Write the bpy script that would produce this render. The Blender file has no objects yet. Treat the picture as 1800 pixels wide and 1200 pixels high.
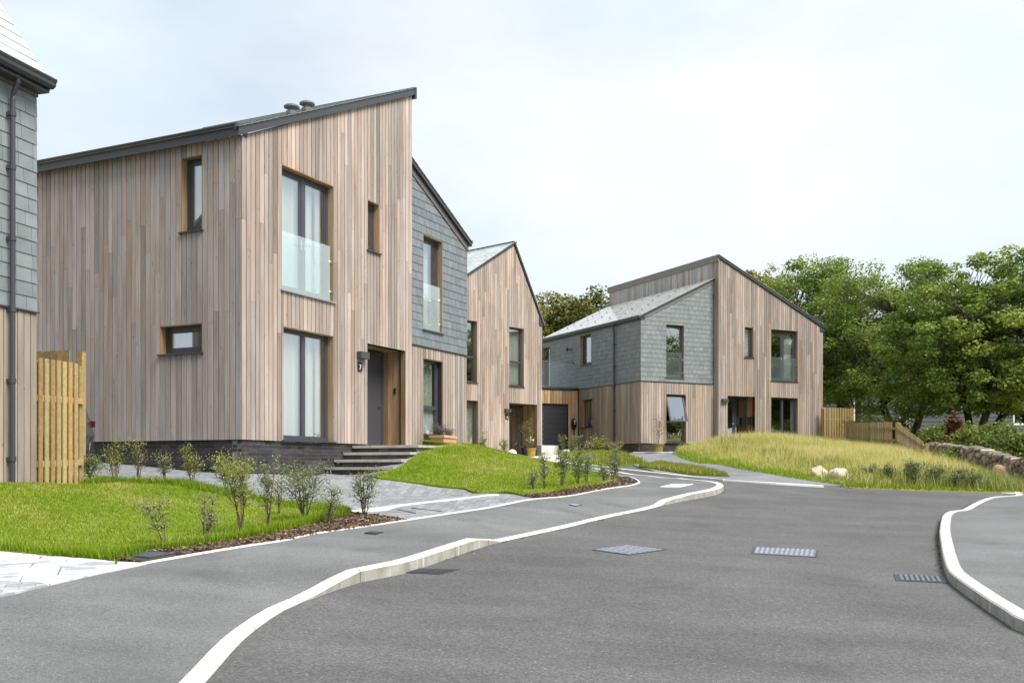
import bpy, math, random
import numpy as np
from mathutils import Vector, noise as mn
from mathutils.geometry import delaunay_2d_cdt

random.seed(7); RNG = np.random.default_rng(7)
sc = bpy.context.scene
COL = sc.collection

# ------------------------------------------------------------------ camera, sky, sun, exposure
F, HX, HY = 1760.0, 900.0, 823.0          # focal length and level line in photo pixels
cam = bpy.data.cameras.new('camera'); camo = bpy.data.objects.new('camera', cam); COL.objects.link(camo)
camo.location = (0, 0, 0); camo.rotation_euler = (math.radians(90), 0, 0)
cam.sensor_width = 36; cam.lens = 36*F/1800; cam.shift_y = (HY-600)/1800; cam.clip_start = .1; cam.clip_end = 1500
sc.camera = camo
SUN_EL, SUN_AZ = 54, 130                  # degrees; azimuth clockwise from +Y
world = bpy.data.worlds.new('World'); sc.world = world; world.use_nodes = True
sun = bpy.data.lights.new('sun', 'SUN'); suno = bpy.data.objects.new('sun', sun); COL.objects.link(suno)
sun.energy = 1.5; sun.angle = math.radians(30); sun.color = (1, .95, .87)
suno.rotation_euler = (math.radians(90-SUN_EL), 0, math.radians(180-SUN_AZ)); suno.location = (20, -10, 40)
sc.view_settings.view_transform = 'Standard'; sc.view_settings.look = 'None'
sc.view_settings.exposure = 2.17; sc.view_settings.gamma = 1; sc.view_settings.use_curve_mapping = False
sc.cycles.max_bounces = 8; sc.cycles.transparent_max_bounces = 24; sc.cycles.use_denoising = True

# ------------------------------------------------------------------ node helpers
class NT:
    def __init__(s, tree): s.t = tree; s.n = tree.nodes; s.l = tree.links
    def new(s, typ, **kw):
        n = s.n.new(typ)
        for k, v in kw.items(): setattr(n, k, v)
        return n
    def inp(s, sock, v):
        if v is None: return
        if isinstance(v, bpy.types.NodeSocket): s.l.new(v, sock)
        else:
            if isinstance(v, (tuple, list)) and len(v) == 3 and sock.type == 'RGBA': v = (*v, 1)
            sock.default_value = v
    def mix(s, fac, a, b, mode='MIX'):
        n = s.new('ShaderNodeMix', data_type='RGBA', blend_type=mode, clamp_factor=True)
        s.inp(n.inputs[0], fac); s.inp(n.inputs[6], a); s.inp(n.inputs[7], b); return n.outputs[2]
    def math(s, op, a, b=None, c=None):
        n = s.new('ShaderNodeMath', operation=op); s.inp(n.inputs[0], a)
        if b is not None: s.inp(n.inputs[1], b)
        if c is not None: s.inp(n.inputs[2], c)
        return n.outputs[0]
    def vmath(s, op, a, b=None):
        n = s.new('ShaderNodeVectorMath', operation=op); s.inp(n.inputs[0], a)
        if b is not None: s.inp(n.inputs[1], b)
        return n.outputs[0]
    def noise(s, vec, scale, detail=3, rough=.55):
        n = s.new('ShaderNodeTexNoise'); s.inp(n.inputs['Vector'], vec); n.inputs['Scale'].default_value = scale
        n.inputs['Detail'].default_value = detail; n.inputs['Roughness'].default_value = rough; return n.outputs['Fac']
    def voro(s, vec, scale, feature='F1', out='Distance'):
        n = s.new('ShaderNodeTexVoronoi', feature=feature); s.inp(n.inputs['Vector'], vec); n.inputs['Scale'].default_value = scale
        return n.outputs[out]
    def ramp(s, fac, stops):
        n = s.new('ShaderNodeValToRGB'); s.inp(n.inputs[0], fac); e = n.color_ramp.elements
        while len(e) < len(stops): e.new(.5)
        for k, (p, c) in enumerate(stops):
            e[k].position = p; e[k].color = (c, c, c, 1) if isinstance(c, (int, float)) else (*c, 1)
        return n.outputs[0]
    def rng(s, v, a, b, c, d):
        n = s.new('ShaderNodeMapRange'); s.inp(n.inputs[0], v)
        for k, x in enumerate((a, b, c, d)): n.inputs[1+k].default_value = x
        return n.outputs[0]
    def pos(s): return s.new('ShaderNodeNewGeometry').outputs['Position']
    def bump(s, h, strength=.3, dist=.01):
        n = s.new('ShaderNodeBump'); n.inputs['Strength'].default_value = strength; n.inputs['Distance'].default_value = dist
        s.inp(n.inputs['Height'], h); return n.outputs[0]

# world: physical sky seen through broken bright cloud
w = NT(world.node_tree); w.n.clear()
sky = w.new('ShaderNodeTexSky', sky_type='NISHITA', sun_disc=False)
sky.sun_elevation = math.radians(SUN_EL); sky.sun_rotation = math.radians(SUN_AZ); sky.air_density = 1.0; sky.dust_density = 1.5
tc = w.new('ShaderNodeTexCoord').outputs['Generated']
st = w.vmath('MULTIPLY', tc, (1.0, 1.0, 2.2))
c1 = w.noise(w.vmath('ADD', st, (3.1, .7, 1.9)), 1.7, 6, .55)
c2 = w.noise(w.vmath('ADD', st, (7.7, 2.2, 4.0)), .9, 3, .5)
cf = w.rng(w.math('ADD', w.math('MULTIPLY', c1, .65), w.math('MULTIPLY', c2, .5)), .40, .64, .55, 1.0)
ccol = w.mix(w.rng(w.noise(st, 2.3, 5, .6), .35, .62, 0, 1), (3.95, 4.55, 4.98), (4.5, 4.74, 4.88))
skc = w.mix(cf, w.mix(1.0, sky.outputs[0], (.66, .68, .70), 'MULTIPLY'), ccol)
bg = w.new('ShaderNodeBackground'); w.inp(bg.inputs[0], skc); bg.inputs[1].default_value = .05
w.l.new(bg.outputs[0], w.new('ShaderNodeOutputWorld').inputs[0])

# ------------------------------------------------------------------ materials
def material(name):
    m = bpy.data.materials.new(name); m.use_nodes = True
    t = NT(m.node_tree); b = m.node_tree.nodes['Principled BSDF']
    return m, t, b
def plain(name, col, rough=.6, metal=0, spec=.5, var=.15, scale=6, bump=0):
    m, t, b = material(name)
    p = t.pos(); n = t.noise(p, scale, 4)
    c = t.mix(n, tuple(x*(1-var) for x in col), tuple(min(1, x*(1+var)) for x in col))
    t.inp(b.inputs['Base Color'], c); b.inputs['Roughness'].default_value = rough; b.inputs['Metallic'].default_value = metal
    b.inputs['Specular IOR Level'].default_value = spec
    if bump: t.inp(b.inputs['Normal'], t.bump(t.noise(p, scale*12, 3), bump, .01))
    return m
def tint(t):
    a = t.new('ShaderNodeAttribute', attribute_name='tint').outputs['Color']
    o = t.new('ShaderNodeObjectInfo'); return t.mix(1.0, a, o.outputs['Color'], 'MULTIPLY'), o.outputs['Random']

def wood_material():
    m, t, b = material('weathered_timber')
    tc_, r = tint(t)
    isl = t.new('ShaderNodeNewGeometry').outputs['Random Per Island']
    off = t.new('ShaderNodeCombineXYZ'); t.inp(off.inputs[2], t.math('MULTIPLY', t.math('ADD', r, isl), 37.0))
    p = t.vmath('ADD', t.pos(), off.outputs[0])
    g1 = t.noise(t.vmath('MULTIPLY', p, (22, 22, .8)), 1, 5, .6)
    g2 = t.noise(t.vmath('MULTIPLY', p, (95, 95, 3.0)), 1, 3, .6)
    gr = t.math('ADD', t.math('MULTIPLY', g1, .6), t.math('MULTIPLY', g2, .4))
    c = t.mix(1.0, tc_, t.ramp(gr, [(.30, .66), (.5, 1.0), (.72, 1.2)]), 'MULTIPLY')
    # slow silvering along the length
    s1 = t.noise(t.vmath('MULTIPLY', p, (3, 3, .55)), 1, 3)
    hs = t.new('ShaderNodeHueSaturation'); t.inp(hs.inputs['Color'], c); t.inp(hs.inputs['Saturation'], t.rng(s1, .3, .7, .65, 1.2)); t.inp(hs.inputs['Value'], t.rng(s1, .3, .7, 1.14, .88))
    kn = t.voro(t.vmath('MULTIPLY', p, (9, 9, 2.6)), 1)
    c = t.mix(t.rng(kn, .05, .10, .75, 0), hs.outputs[0], t.mix(1.0, hs.outputs[0], (.35, .28, .22), 'MULTIPLY'))
    t.inp(b.inputs['Base Color'], c); b.inputs['Roughness'].default_value = .78; b.inputs['Specular IOR Level'].default_value = .25
    t.inp(b.inputs['Normal'], t.bump(gr, .35, .004)); return m
WOOD = wood_material()
def slate_material(name, rough):
    m, t, b = material(name)
    tc_, r = tint(t); isl = t.new('ShaderNodeNewGeometry').outputs['Random Per Island']
    p = t.pos(); n = t.noise(p, 5, 4); n2 = t.noise(p, 60, 3)
    rr = t.math('FRACT', t.math('ADD', r, isl))
    c = t.mix(1.0, tc_, t.rng(rr, 0, 1, .92, 1.08), 'MULTIPLY')
    c = t.mix(1.0, c, t.ramp(n, [(.3, .88), (.7, 1.1)]), 'MULTIPLY')
    if rough < .4: b.inputs['Coat Weight'].default_value = .8; b.inputs['Coat Roughness'].default_value = .12
    t.inp(b.inputs['Base Color'], c); t.inp(b.inputs['Roughness'], t.rng(n2, .3, .7, rough-.06, rough+.1))
    if rough > .4: t.inp(b.inputs['Normal'], t.bump(t.math('ADD', n2, t.math('MULTIPLY', n, .6)), .18, .006))
    return m
SLATE = slate_material('wall_slate', .55); RSLATE = slate_material('roof_slate', .22)
def tinted(name, rough=.8, scale=30, lo=.8, hi=1.15, bump=.3, spec=.3):
    m, t, b = material(name); tc_, r = tint(t); isl = t.new('ShaderNodeNewGeometry').outputs['Random Per Island']
    p = t.pos(); n = t.noise(p, scale, 4, .65)
    rr = t.math('FRACT', t.math('ADD', r, isl))
    c = t.mix(1.0, tc_, t.rng(rr, 0, 1, .82, 1.16), 'MULTIPLY'); c = t.mix(1.0, c, t.ramp(n, [(.3, lo), (.7, hi)]), 'MULTIPLY')
    t.inp(b.inputs['Base Color'], c); b.inputs['Roughness'].default_value = rough; b.inputs['Specular IOR Level'].default_value = spec
    t.inp(b.inputs['Normal'], t.bump(n, bump, .006)); return m
BRICK = tinted('engineering_brick', .6, 40, .7, 1.3); PAVER = tinted('block_paver', .75, 25, .85, 1.12, .2); STONE = tinted('field_stone', .85, 14, .6, 1.3, .7)
MULCH = tinted('bark_chip', .9, 60, .7, 1.2, .3); TAN = tinted('treated_softwood', .75, 18, .75, 1.15, .2)
def slab_material():
    m, t, b = material('pale_slab'); p = t.pos()
    n = t.noise(p, 3.1, 5, .6); f = t.noise(p, 55, 3)
    c = t.mix(t.ramp(n, [(.50, 0), (.60, 1)]), (.60, .61, .62), (.27, .30, .35))
    c = t.mix(1.0, c, t.ramp(f, [(.3, .85), (.7, 1.08)]), 'MULTIPLY')
    t.inp(b.inputs['Base Color'], c); b.inputs['Roughness'].default_value = .7; t.inp(b.inputs['Normal'], t.bump(f, .2, .004)); return m
SLAB = slab_material()
def asphalt(name, col, coarse):
    m, t, b = material(name); p = t.pos()
    sp = t.voro(p, coarse, out='Color'); bw = t.new('ShaderNodeSeparateColor'); t.inp(bw.inputs[0], sp)
    f = t.noise(p, coarse*.6, 3, .7); big = t.noise(p, .55, 4, .6); st_ = t.noise(t.vmath('MULTIPLY', p, (.5, 2.2, 1)), .8, 4)
    c = t.mix(bw.outputs[0], tuple(x*.68 for x in col), tuple(x*1.32 for x in col))
    c = t.mix(t.rng(bw.outputs[1], .98, .992, 0, .6), c, tuple(min(.6, x*2.4) for x in col))
    c = t.mix(1.0, c, t.ramp(big, [(.3, .80), (.7, 1.18)]), 'MULTIPLY'); c = t.mix(1.0, c, t.ramp(st_, [(.35, .91), (.65, 1.09)]), 'MULTIPLY')
    # tyre and drip stains
    dk = t.noise(p, 1.3, 2, .4); c = t.mix(t.rng(dk, .62, .74, 0, .38), c, tuple(x*.5 for x in col))
    t.inp(b.inputs['Base Color'], c); b.inputs['Roughness'].default_value = .82; b.inputs['Specular IOR Level'].default_value = .35
    t.inp(b.inputs['Normal'], t.bump(t.math('ADD', bw.outputs[2], f), .55, .006)); return m
ROAD = asphalt('road_asphalt', (.086, .085, .087), 75); PATH = asphalt('path_asphalt', (.126, .128, .132), 130); APRON = asphalt('drive_asphalt', (.165, .169, .178), 110)
def concrete(name, col, stain):
    m, t, b = material(name); p = t.pos(); n = t.noise(p, 2.4, 5, .65); f = t.noise(p, 70, 3)
    v = t.noise(t.vmath('MULTIPLY', p, (9, 9, 1.0)), 1, 3)
    c = t.mix(t.rng(n, .48, .72, 0, stain), col, tuple(x*.45 for x in col)); c = t.mix(t.rng(v, .58, .75, 0, stain), c, (.26, .24, .19))
    c = t.mix(1.0, c, t.ramp(f, [(.3, .88), (.7, 1.06)]), 'MULTIPLY')
    t.inp(b.inputs['Base Color'], c); b.inputs['Roughness'].default_value = .8; t.inp(b.inputs['Normal'], t.bump(f, .25, .004)); return m
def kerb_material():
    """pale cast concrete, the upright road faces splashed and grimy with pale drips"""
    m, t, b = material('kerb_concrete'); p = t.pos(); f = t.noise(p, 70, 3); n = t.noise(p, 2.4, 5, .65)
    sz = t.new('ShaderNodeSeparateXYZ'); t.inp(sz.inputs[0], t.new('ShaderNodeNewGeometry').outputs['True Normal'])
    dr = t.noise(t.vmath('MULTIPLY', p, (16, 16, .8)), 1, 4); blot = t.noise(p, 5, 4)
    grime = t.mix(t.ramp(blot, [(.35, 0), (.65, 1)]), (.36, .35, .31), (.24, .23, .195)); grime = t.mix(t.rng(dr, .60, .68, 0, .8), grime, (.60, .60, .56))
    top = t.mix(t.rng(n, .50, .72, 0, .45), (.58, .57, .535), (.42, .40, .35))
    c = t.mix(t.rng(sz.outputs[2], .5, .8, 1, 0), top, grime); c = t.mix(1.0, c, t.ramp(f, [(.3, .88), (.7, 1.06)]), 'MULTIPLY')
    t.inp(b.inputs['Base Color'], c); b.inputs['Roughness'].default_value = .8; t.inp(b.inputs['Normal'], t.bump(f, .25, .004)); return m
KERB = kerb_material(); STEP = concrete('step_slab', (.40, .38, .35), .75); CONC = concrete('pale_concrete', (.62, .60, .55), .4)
MORTAR = plain('mortar', (.19, .18, .17), .9); MEMB = plain('membrane', (.015, .014, .013), .9); METAL = plain('anthracite_metal', (.042, .043, .052), .38, 0, .5, .06)
FRAME = plain('anthracite_frame', (.052, .053, .066), .35, 0, .5, .05); STEEL = plain('brushed_steel', (.62, .62, .64), .3, 1); IRON = plain('cast_iron', (.16, .19, .24), .45, .5, .5, .35, 20, .2); DIRON = plain('dark_iron', (.05, .055, .065), .5, .4, .5, .4, 30)
PAINT = plain('interior_paint', (.55, .54, .5), .8); SOIL = plain('soil', (.06, .042, .028), .95, 0, .2, .4, 9, .5); WHITE = plain('white_paint', (.8, .8, .79), .5, 0, .5, .03)
MARK = plain('pale_line', (.62, .62, .60), .75, 0, .3, .12, 12); TERRA = plain('terracotta', (.58, .33, .22), .8, 0, .3, .2, 8); YELLOW = plain('yellow_glaze', (.30, .20, .03), .4); NAVY = plain('navy_glaze', (.02, .022, .05), .35); OLIVE = plain('olive_glaze', (.20, .17, .06), .5)
BLACK = plain('black_plastic', (.012, .012, .013), .3); RUBBER = plain('tyre_rubber', (.02, .02, .02), .85); CARPAINT = plain('grey_car_paint', (.13, .135, .14), .25, .6, .5, .05); REDLAMP = plain('red_lamp', (.10, .012, .012), .2)
GRASSBASE = plain('turf', (.11, .155, .014), .95, 0, .1, .35, 5, .3); MEADOWBASE = plain('dry_turf', (.24, .21, .08), .95, 0, .1, .35, 3, .3)
BARK = plain('tree_bark', (.045, .038, .030), .9, 0, .2, .4, 7, .8); TWIG = plain('shrub_stem', (.13, .095, .06), .85, 0, .2, .3, 15); GREYB = plain('grey_rendered_slate', (.085, .09, .105), .6, 0, .4, .15, 3)
BLIND = plain('window_blind', (.75, .78, .77), .8)
def glass_material(name, tintc, refl=1.0, sheen=0, r0=.30):
    m, t, b = material(name); t.n.remove(b); out = t.n['Material Output']
    tr = t.new('ShaderNodeBsdfTransparent'); tr.inputs[0].default_value = (*tintc, 1)
    gl = t.new('ShaderNodeBsdfGlossy'); gl.inputs['Roughness'].default_value = .01; gl.inputs[0].default_value = (.96, .98, 1, 1)
    lw = t.new('ShaderNodeLayerWeight'); lw.inputs[0].default_value = .5; fz = t.math('ADD', r0, t.math('MULTIPLY', 1-r0, t.math('POWER', lw.outputs['Facing'], 5.0)))
    mx = t.new('ShaderNodeMixShader'); t.inp(mx.inputs[0], t.math('MULTIPLY', fz, refl)); t.l.new(tr.outputs[0], mx.inputs[1]); t.l.new(gl.outputs[0], mx.inputs[2])
    sh = mx.outputs[0]
    if sheen:
        d = t.new('ShaderNodeBsdfDiffuse'); d.inputs[0].default_value = (.80, .91, .96, 1); m2 = t.new('ShaderNodeMixShader'); m2.inputs[0].default_value = sheen  # pale diffuse mix stands in for sky reflected in the glass
        t.l.new(sh, m2.inputs[1]); t.l.new(d.outputs[0], m2.inputs[2]); sh = m2.outputs[0]
    t.l.new(sh, out.inputs[0]); return m
GLASS = glass_material('window_glass', (.955, .97, .965)); BALGLASS = glass_material('balustrade_glass', (.90, .95, .95), .9, .03, .05); JULGLASS = glass_material('juliet_glass', (.955, .985, .985), 1.0, .15, .05)
def leafy(name, trans=.35, rough=.55, spec=.3):
    m, t, b = material(name); out = t.n['Material Output']
    a = t.new('ShaderNodeAttribute', attribute_name='tint').outputs['Color']
    t.inp(b.inputs['Base Color'], a); b.inputs['Roughness'].default_value = rough; b.inputs['Specular IOR Level'].default_value = spec
    tr = t.new('ShaderNodeBsdfTranslucent'); t.inp(tr.inputs[0], t.mix(1.0, a, (1.25, 1.2, .7), 'MULTIPLY'))
    mx = t.new('ShaderNodeMixShader'); mx.inputs[0].default_value = trans; t.l.new(b.outputs[0], mx.inputs[1]); t.l.new(tr.outputs[0], mx.inputs[2]); t.l.new(mx.outputs[0], out.inputs[0]); return m
LEAF = leafy('leaf'); BLADE = leafy('grass_blade', .4, .6); FABRIC = leafy('curtain_fabric', .3, .9, .1)

# ------------------------------------------------------------------ objects
def tag(o, label=None, cat=None, group=None, kind=None):
    if label: o['label'] = label
    if cat: o['category'] = cat
    if group: o['group'] = group
    if kind: o['kind'] = kind
    return o
ORIG = {}                                      # world position of every object made here
def thing(name, loc, label, cat, group=None):
    o = bpy.data.objects.new(name, None); COL.objects.link(o); o.location = loc; o.empty_display_size = .3
    ORIG[o.name] = Vector(loc); return tag(o, label, cat, group)
def link(name, me, parent=None, loc=(0, 0, 0)):
    o = bpy.data.objects.new(name, me); COL.objects.link(o)
    base = ORIG[parent.name] if parent else Vector((0, 0, 0))
    if parent: o.parent = parent
    o.location = Vector(loc) - base; ORIG[o.name] = Vector(loc); return o
HEX = [(0, 3, 2, 1), (4, 5, 6, 7), (0, 1, 5, 4), (1, 2, 6, 5), (2, 3, 7, 6), (3, 0, 4, 7)]
class MB:
    def __init__(s): s.v = []; s.f = []; s.t = []; s.tint = (1, 1, 1)
    def add(s, vs, fs):
        b = len(s.v); s.v += [tuple(v) for v in vs]; s.f += [tuple(i+b for i in f) for f in fs]; s.t += [s.tint]*len(vs); return s
    def hexa(s, p):
        p = [Vector(q) for q in p]
        vol = (p[1]-p[0]).cross(p[3]-p[0]).dot(p[4]-p[0])
        return s.add(p, HEX if vol > 0 else [f[::-1] for f in HEX])
    def box(s, o, a, b, c):
        o, a, b, c = Vector(o), Vector(a), Vector(b), Vector(c)
        return s.hexa([o, o+a, o+a+b, o+b, o+c, o+a+c, o+a+b+c, o+b+c])
    def cbox(s, c, sx, sy, sz, rz=0):
        u = Vector((math.cos(rz), math.sin(rz), 0)); v = Vector((-u.y, u.x, 0)); c = Vector(c)
        return s.box(c-u*sx/2-v*sy/2, u*sx, v*sy, (0, 0, sz))
    def tube(s, pts, rad, n=8, cap=True):
        pts = [Vector(p) for p in pts]; rad = rad if isinstance(rad, (list, tuple)) else [rad]*len(pts); b = len(s.v); ref = Vector((.31, .17, .93))
        vs = []
        for i, p in enumerate(pts):
            d = (pts[min(i+1, len(pts)-1)]-pts[max(i-1, 0)]).normalized()
            x = d.cross(ref); x = x.normalized() if x.length > 1e-4 else d.orthogonal().normalized(); y = d.cross(x)
            vs += [p+(x*math.cos(2*math.pi*k/n)+y*math.sin(2*math.pi*k/n))*rad[i] for k in range(n)]
        fs = [(i*n+k, i*n+(k+1) % n, (i+1)*n+(k+1) % n, (i+1)*n+k) for i in range(len(pts)-1) for k in range(n)]
        if cap: fs += [tuple(range(n))[::-1], tuple((len(pts)-1)*n+k for k in range(n))]
        return s.add(vs, fs)
    def lathe(s, c, prof, n=20, rz=0, square=False):
        c = Vector(c); vs = []
        for r, z in prof:
            for k in range(n):
                a = 2*math.pi*k/n+rz; q = 1
                vs.append(c+Vector((r*math.cos(a)*q, r*math.sin(a)*q, z)))
        m = len(prof); fs = [(i*n+k, i*n+(k+1) % n, (i+1)*n+(k+1) % n, (i+1)*n+k) for i in range(m-1) for k in range(n)]
        fs += [tuple(range(n))[::-1], tuple((m-1)*n+k for k in range(n))]; return s.add(vs, fs)
    def prism(s, poly, ext):
        ext = Vector(ext); poly = [Vector(p) for p in poly]; n = len(poly)
        nrm = sum(((poly[i]).cross(poly[(i+1) % n]) for i in range(n)), Vector()); k = list(range(n))
        fs = [tuple(k[::-1]), tuple(i+n for i in k)] + [(i, (i+1) % n, (i+1) % n+n, i+n) for i in k]
        if nrm.dot(ext) < 0: fs = [f[::-1] for f in fs]
        return s.add(poly+[p+ext for p in poly], fs)
    def build(s, name, mat, parent=None, smooth=False, kind=None, label=None, cat=None, group=None, loc=None):
        o_ = Vector(loc) if loc is not None else (ORIG[parent.name] if parent else Vector((0, 0, 0)))
        me = mesh_np(name, np.array(s.v, dtype=np.float32).reshape(-1, 3)-np.array(o_, dtype=np.float32), s.f, mat, np.array(s.t, dtype=np.float32), smooth)
        o = link(name, me, parent, o_); return tag(o, label, cat, group, kind)
def mesh_np(name, v, faces, mat, tints=None, smooth=False):
    me = bpy.data.meshes.new(name)
    if isinstance(faces, np.ndarray):
        nf, k = faces.shape; me.vertices.add(len(v)); me.vertices.foreach_set('co', v.astype(np.float32).ravel())
        me.loops.add(nf*k); me.loops.foreach_set('vertex_index', faces.astype(np.int32).ravel())
        me.polygons.add(nf); me.polygons.foreach_set('loop_start', np.arange(0, nf*k, k, dtype=np.int32))
        me.update(calc_edges=True)
    else: me.from_pydata([tuple(x) for x in v], [], faces)
    if tints is None: tints = np.ones((len(v), 3), np.float32)
    a = me.attributes.new('tint', 'FLOAT_COLOR', 'POINT')
    a.data.foreach_set('color', np.c_[tints, np.ones(len(tints))].astype(np.float32).ravel())
    me.materials.append(mat)
    if smooth: me.polygons.foreach_set('use_smooth', np.ones(len(me.polygons), bool))
    return me
_cache = {}
class Pieces:
    """alike pieces of one thing: the first `limit` are objects of their own, the rest one joined part"""
    def __init__(s, name, mat, limit=300): s.name, s.mat, s.limit, s.n = name, mat, limit, 0; s.items = []
    def add(s, parent, pts, col): s.items.append((parent, [Vector(p) for p in pts], col))
    def flush(s, size=None):
        it = s.items
        if len(it) > s.limit:
            it = sorted(it, key=lambda q: -((q[1][6]-q[1][0]).length/max(5, q[1][0].y)))
        for par, p, col in it[:s.limit]:
            o = p[0]; key = (s.mat.name,)+tuple(round(c*500) for q in p[1:] for c in (q-o))
            me = _cache.get(key)
            if me is None:
                vol = (p[1]-p[0]).cross(p[3]-p[0]).dot(p[4]-p[0])
                me = mesh_np(s.name, np.array([q-o for q in p]), HEX if vol > 0 else [f[::-1] for f in HEX], s.mat); _cache[key] = me
            ob = link(s.name, me, par, o); ob.color = (*col, 1)
        rest = {}
        for par, p, col in it[s.limit:]:
            mb = rest.setdefault(par.name, (par, MB()))[1]; mb.tint = col; mb.hexa(p)
        for par, mb in rest.values(): mb.build(s.name, s.mat, par, kind='stuff')
def vary(c, a=.12, warm=.06):
    k = 1+random.gauss(0, a); h = random.gauss(0, warm); k = max(.55, min(1.5, k))
    return (c[0]*k*(1+h), c[1]*k, c[2]*k*(1-h))

# ------------------------------------------------------------------ the lie of the land
def zplane(x, y):
    x = np.clip(x, -14, 18); yy = np.minimum(y, 22)+np.clip(y-22, 0, 40)*.40
    return -1.62-.045*x+.07*yy
def at(px, py, Y): return ((px-HX)/F*Y, Y, (HY-py)/F*Y)     # a sighted point at a known distance
_c = []
for x in (-2.6, -1, 1, 3, 5.5, 8.5, 12):
    for y in (1, 4, 7, 10, 13, 16, 19): _c.append((x, y, 0.0))
for x, y in ((4, 22), (6, 22), (8, 22), (10.5, 22), (13.5, 22.5), (-4.6, 4), (-5, 1), (-3.5, 8), (-2.9, 10), (-2.2, 12.5), (-1.2, 14.5), (.2, 16.8), (1.6, 19.2)): _c.append((x, y, 0.0))
def ctl(px, py, Y, off):
    x, y, z = at(px, py, Y); _c.append((x, y, z-off-float(zplane(x, y))))
for p in ((65, 848, 14.65), (30, 850, 13.9), (145, 850, 15.5), (176, 842, 16.2), (319, 847, 16.4), (412, 866, 15.3), (200, 900, 12.4), (100, 930, 11.2), (0, 966, 9.7), (230, 966, 10), (400, 915, 12.3), (500, 900, 13)): ctl(*p, .08)
for p in ((172, 812, 20.3), (300, 824, 19.4), (356, 829, 19.15), (427, 832, 18.75), (505, 834.4, 19.9), (600, 834, 20.9), (648, 836, 20.4), (622, 897, 14), (760, 880, 16.3), (700, 862, 18)): ctl(*p, .05)
_c.append((-9, 17.5, .05-.04-float(zplane(-9, 17.5))))
for p in ((672, 825, 20.4), (700, 802, 21), (725, 787, 21.9), (757, 777.5, 22.7), (800, 781, 23.6), (844, 791.5, 24.3), (900, 803.5, 25.2), (942, 813, 26), (1000, 824, 25.4), (1055, 834, 23), (760, 812, 20.5), (850, 825, 20.2), (720, 822, 19.7), (950, 842, 19.6)): ctl(*p, .08)
for p in ((780, 777, 25.2), (830, 781, 27)): ctl(*p, .08)
for p in ((896, 801, 42.6), (860, 803, 41.5), (950, 803, 42.5), (960, 790, 46.9), (990, 790.5, 47.8), (1037, 819, 29), (964, 809, 33), (1100, 827, 25.6), (1000, 801, 41), (1060, 796, 44), (1113, 795, 43.4), (1180, 795, 43.2), (1180, 806, 35), (1250, 813, 31), (1325, 826, 26.6), (1375, 835, 24.4), (1447, 846, 23)): ctl(*p, .03)
for p in ((1215, 789, 40), (1260, 777, 39), (1330, 768, 38), (1400, 774, 38.5), (1447, 780, 39), (1340, 800, 30), (1420, 806, 29), (1500, 785, 36.5), (1572, 792, 34), (1624, 806, 30.5), (1500, 812, 28), (1600, 822, 26.5), (1700, 838, 24.5), (1300, 770, 43.5), (1430, 776, 46), (1650, 806, 31), (1720, 822, 28), (1760, 846, 25.4), (1790, 853, 24.3)): ctl(*p, .08)
for x, y, z in ((22, 30, -.3), (22, 45, .6), (-16, 14, -.2), (-16, 22, .3), (-5, 30, .5), (-6, 40, .6), (4, 60, 1.2), (20, 62, 1.2), (-12, 55, .8), (36, 50, .8)): _c.append((x, y, z-.08-float(zplane(x, y))))
_c = np.array(_c); CX = _c[:, :2]
def _phi(r): return np.sqrt(r*r+1.2)
_A = _phi(np.linalg.norm(CX[:, None]-CX[None], axis=2)); _W = np.linalg.solve(_A-np.eye(len(CX))*.02, _c[:, 2])
def Hn(x, y):
    x = np.atleast_1d(np.asarray(x, float)); y = np.atleast_1d(np.asarray(y, float)); out = np.empty(len(x))
    for i in range(0, len(x), 4000):
        q = np.c_[x[i:i+4000], y[i:i+4000]]
        r = _phi(np.linalg.norm(q[:, None]-CX[None], axis=2)) @ _W
        fall = np.clip((np.maximum(np.maximum(np.abs(q[:, 0]-4)-26, 0), np.maximum(np.maximum(-q[:, 1], q[:, 1]-62), 0)))/25, 0, 1)
        out[i:i+4000] = zplane(q[:, 0], q[:, 1]) + r*(1-fall)**2
    return out
def H(x, y): return float(Hn([x], [y])[0])
def G(px, py, off=0.0):
    k = (px-HX)/F; s = (HY-py)/F; ys = np.arange(2, 75, .12); f = s*ys-Hn(k*ys, ys)-off; i = np.nonzero(f < 0)[0]
    if len(i) == 0: raise ValueError(f'no ground at {px},{py}')
    i = i[0]; a = ys[max(i-1, 0)]; b = ys[i]
    for _ in range(14):
        m = (a+b)/2
        if s*m-H(k*m, m)-off < 0: b = m
        else: a = m
    return (k*b, b)
def Gs(pts, off=0.0): return [G(*p, off) for p in pts]

def densify(poly, d, closed=True):
    out = []; n = len(poly)
    for i in range(n if closed else n-1):
        a = np.array(poly[i]); b = np.array(poly[(i+1) % n]); k = max(1, int(np.linalg.norm(b-a)/d))
        for j in range(k): out.append(tuple(a+(b-a)*j/k))
    if not closed: out.append(tuple(poly[-1]))
    return out
def smooth_line(pts, d=.25):
    P = [np.array(p, float) for p in pts]; P = [2*P[0]-P[1]]+P+[2*P[-1]-P[-2]]; out = []
    for i in range(1, len(P)-2):
        k = max(2, int(np.linalg.norm(P[i+1]-P[i])/d))
        for j in range(k):
            t = j/k; a, b, c, e = P[i-1], P[i], P[i+1], P[i+2]
            out.append(.5*((2*b)+(c-a)*t+(2*a-5*b+4*c-e)*t*t+(3*b-a-3*c+e)*t**3))
    out.append(P[-2]); return out
def inside(poly, x, y):
    x = np.asarray(x); y = np.asarray(y); r = np.zeros(len(x), bool); n = len(poly)
    for i in range(n):
        x0, y0 = poly[i]; x1, y1 = poly[(i+1) % n]
        if y0 == y1: continue
        c = ((y0 > y) != (y1 > y)) & (x < (x1-x0)*(y-y0)/(y1-y0)+x0); r ^= c
    return r
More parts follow.
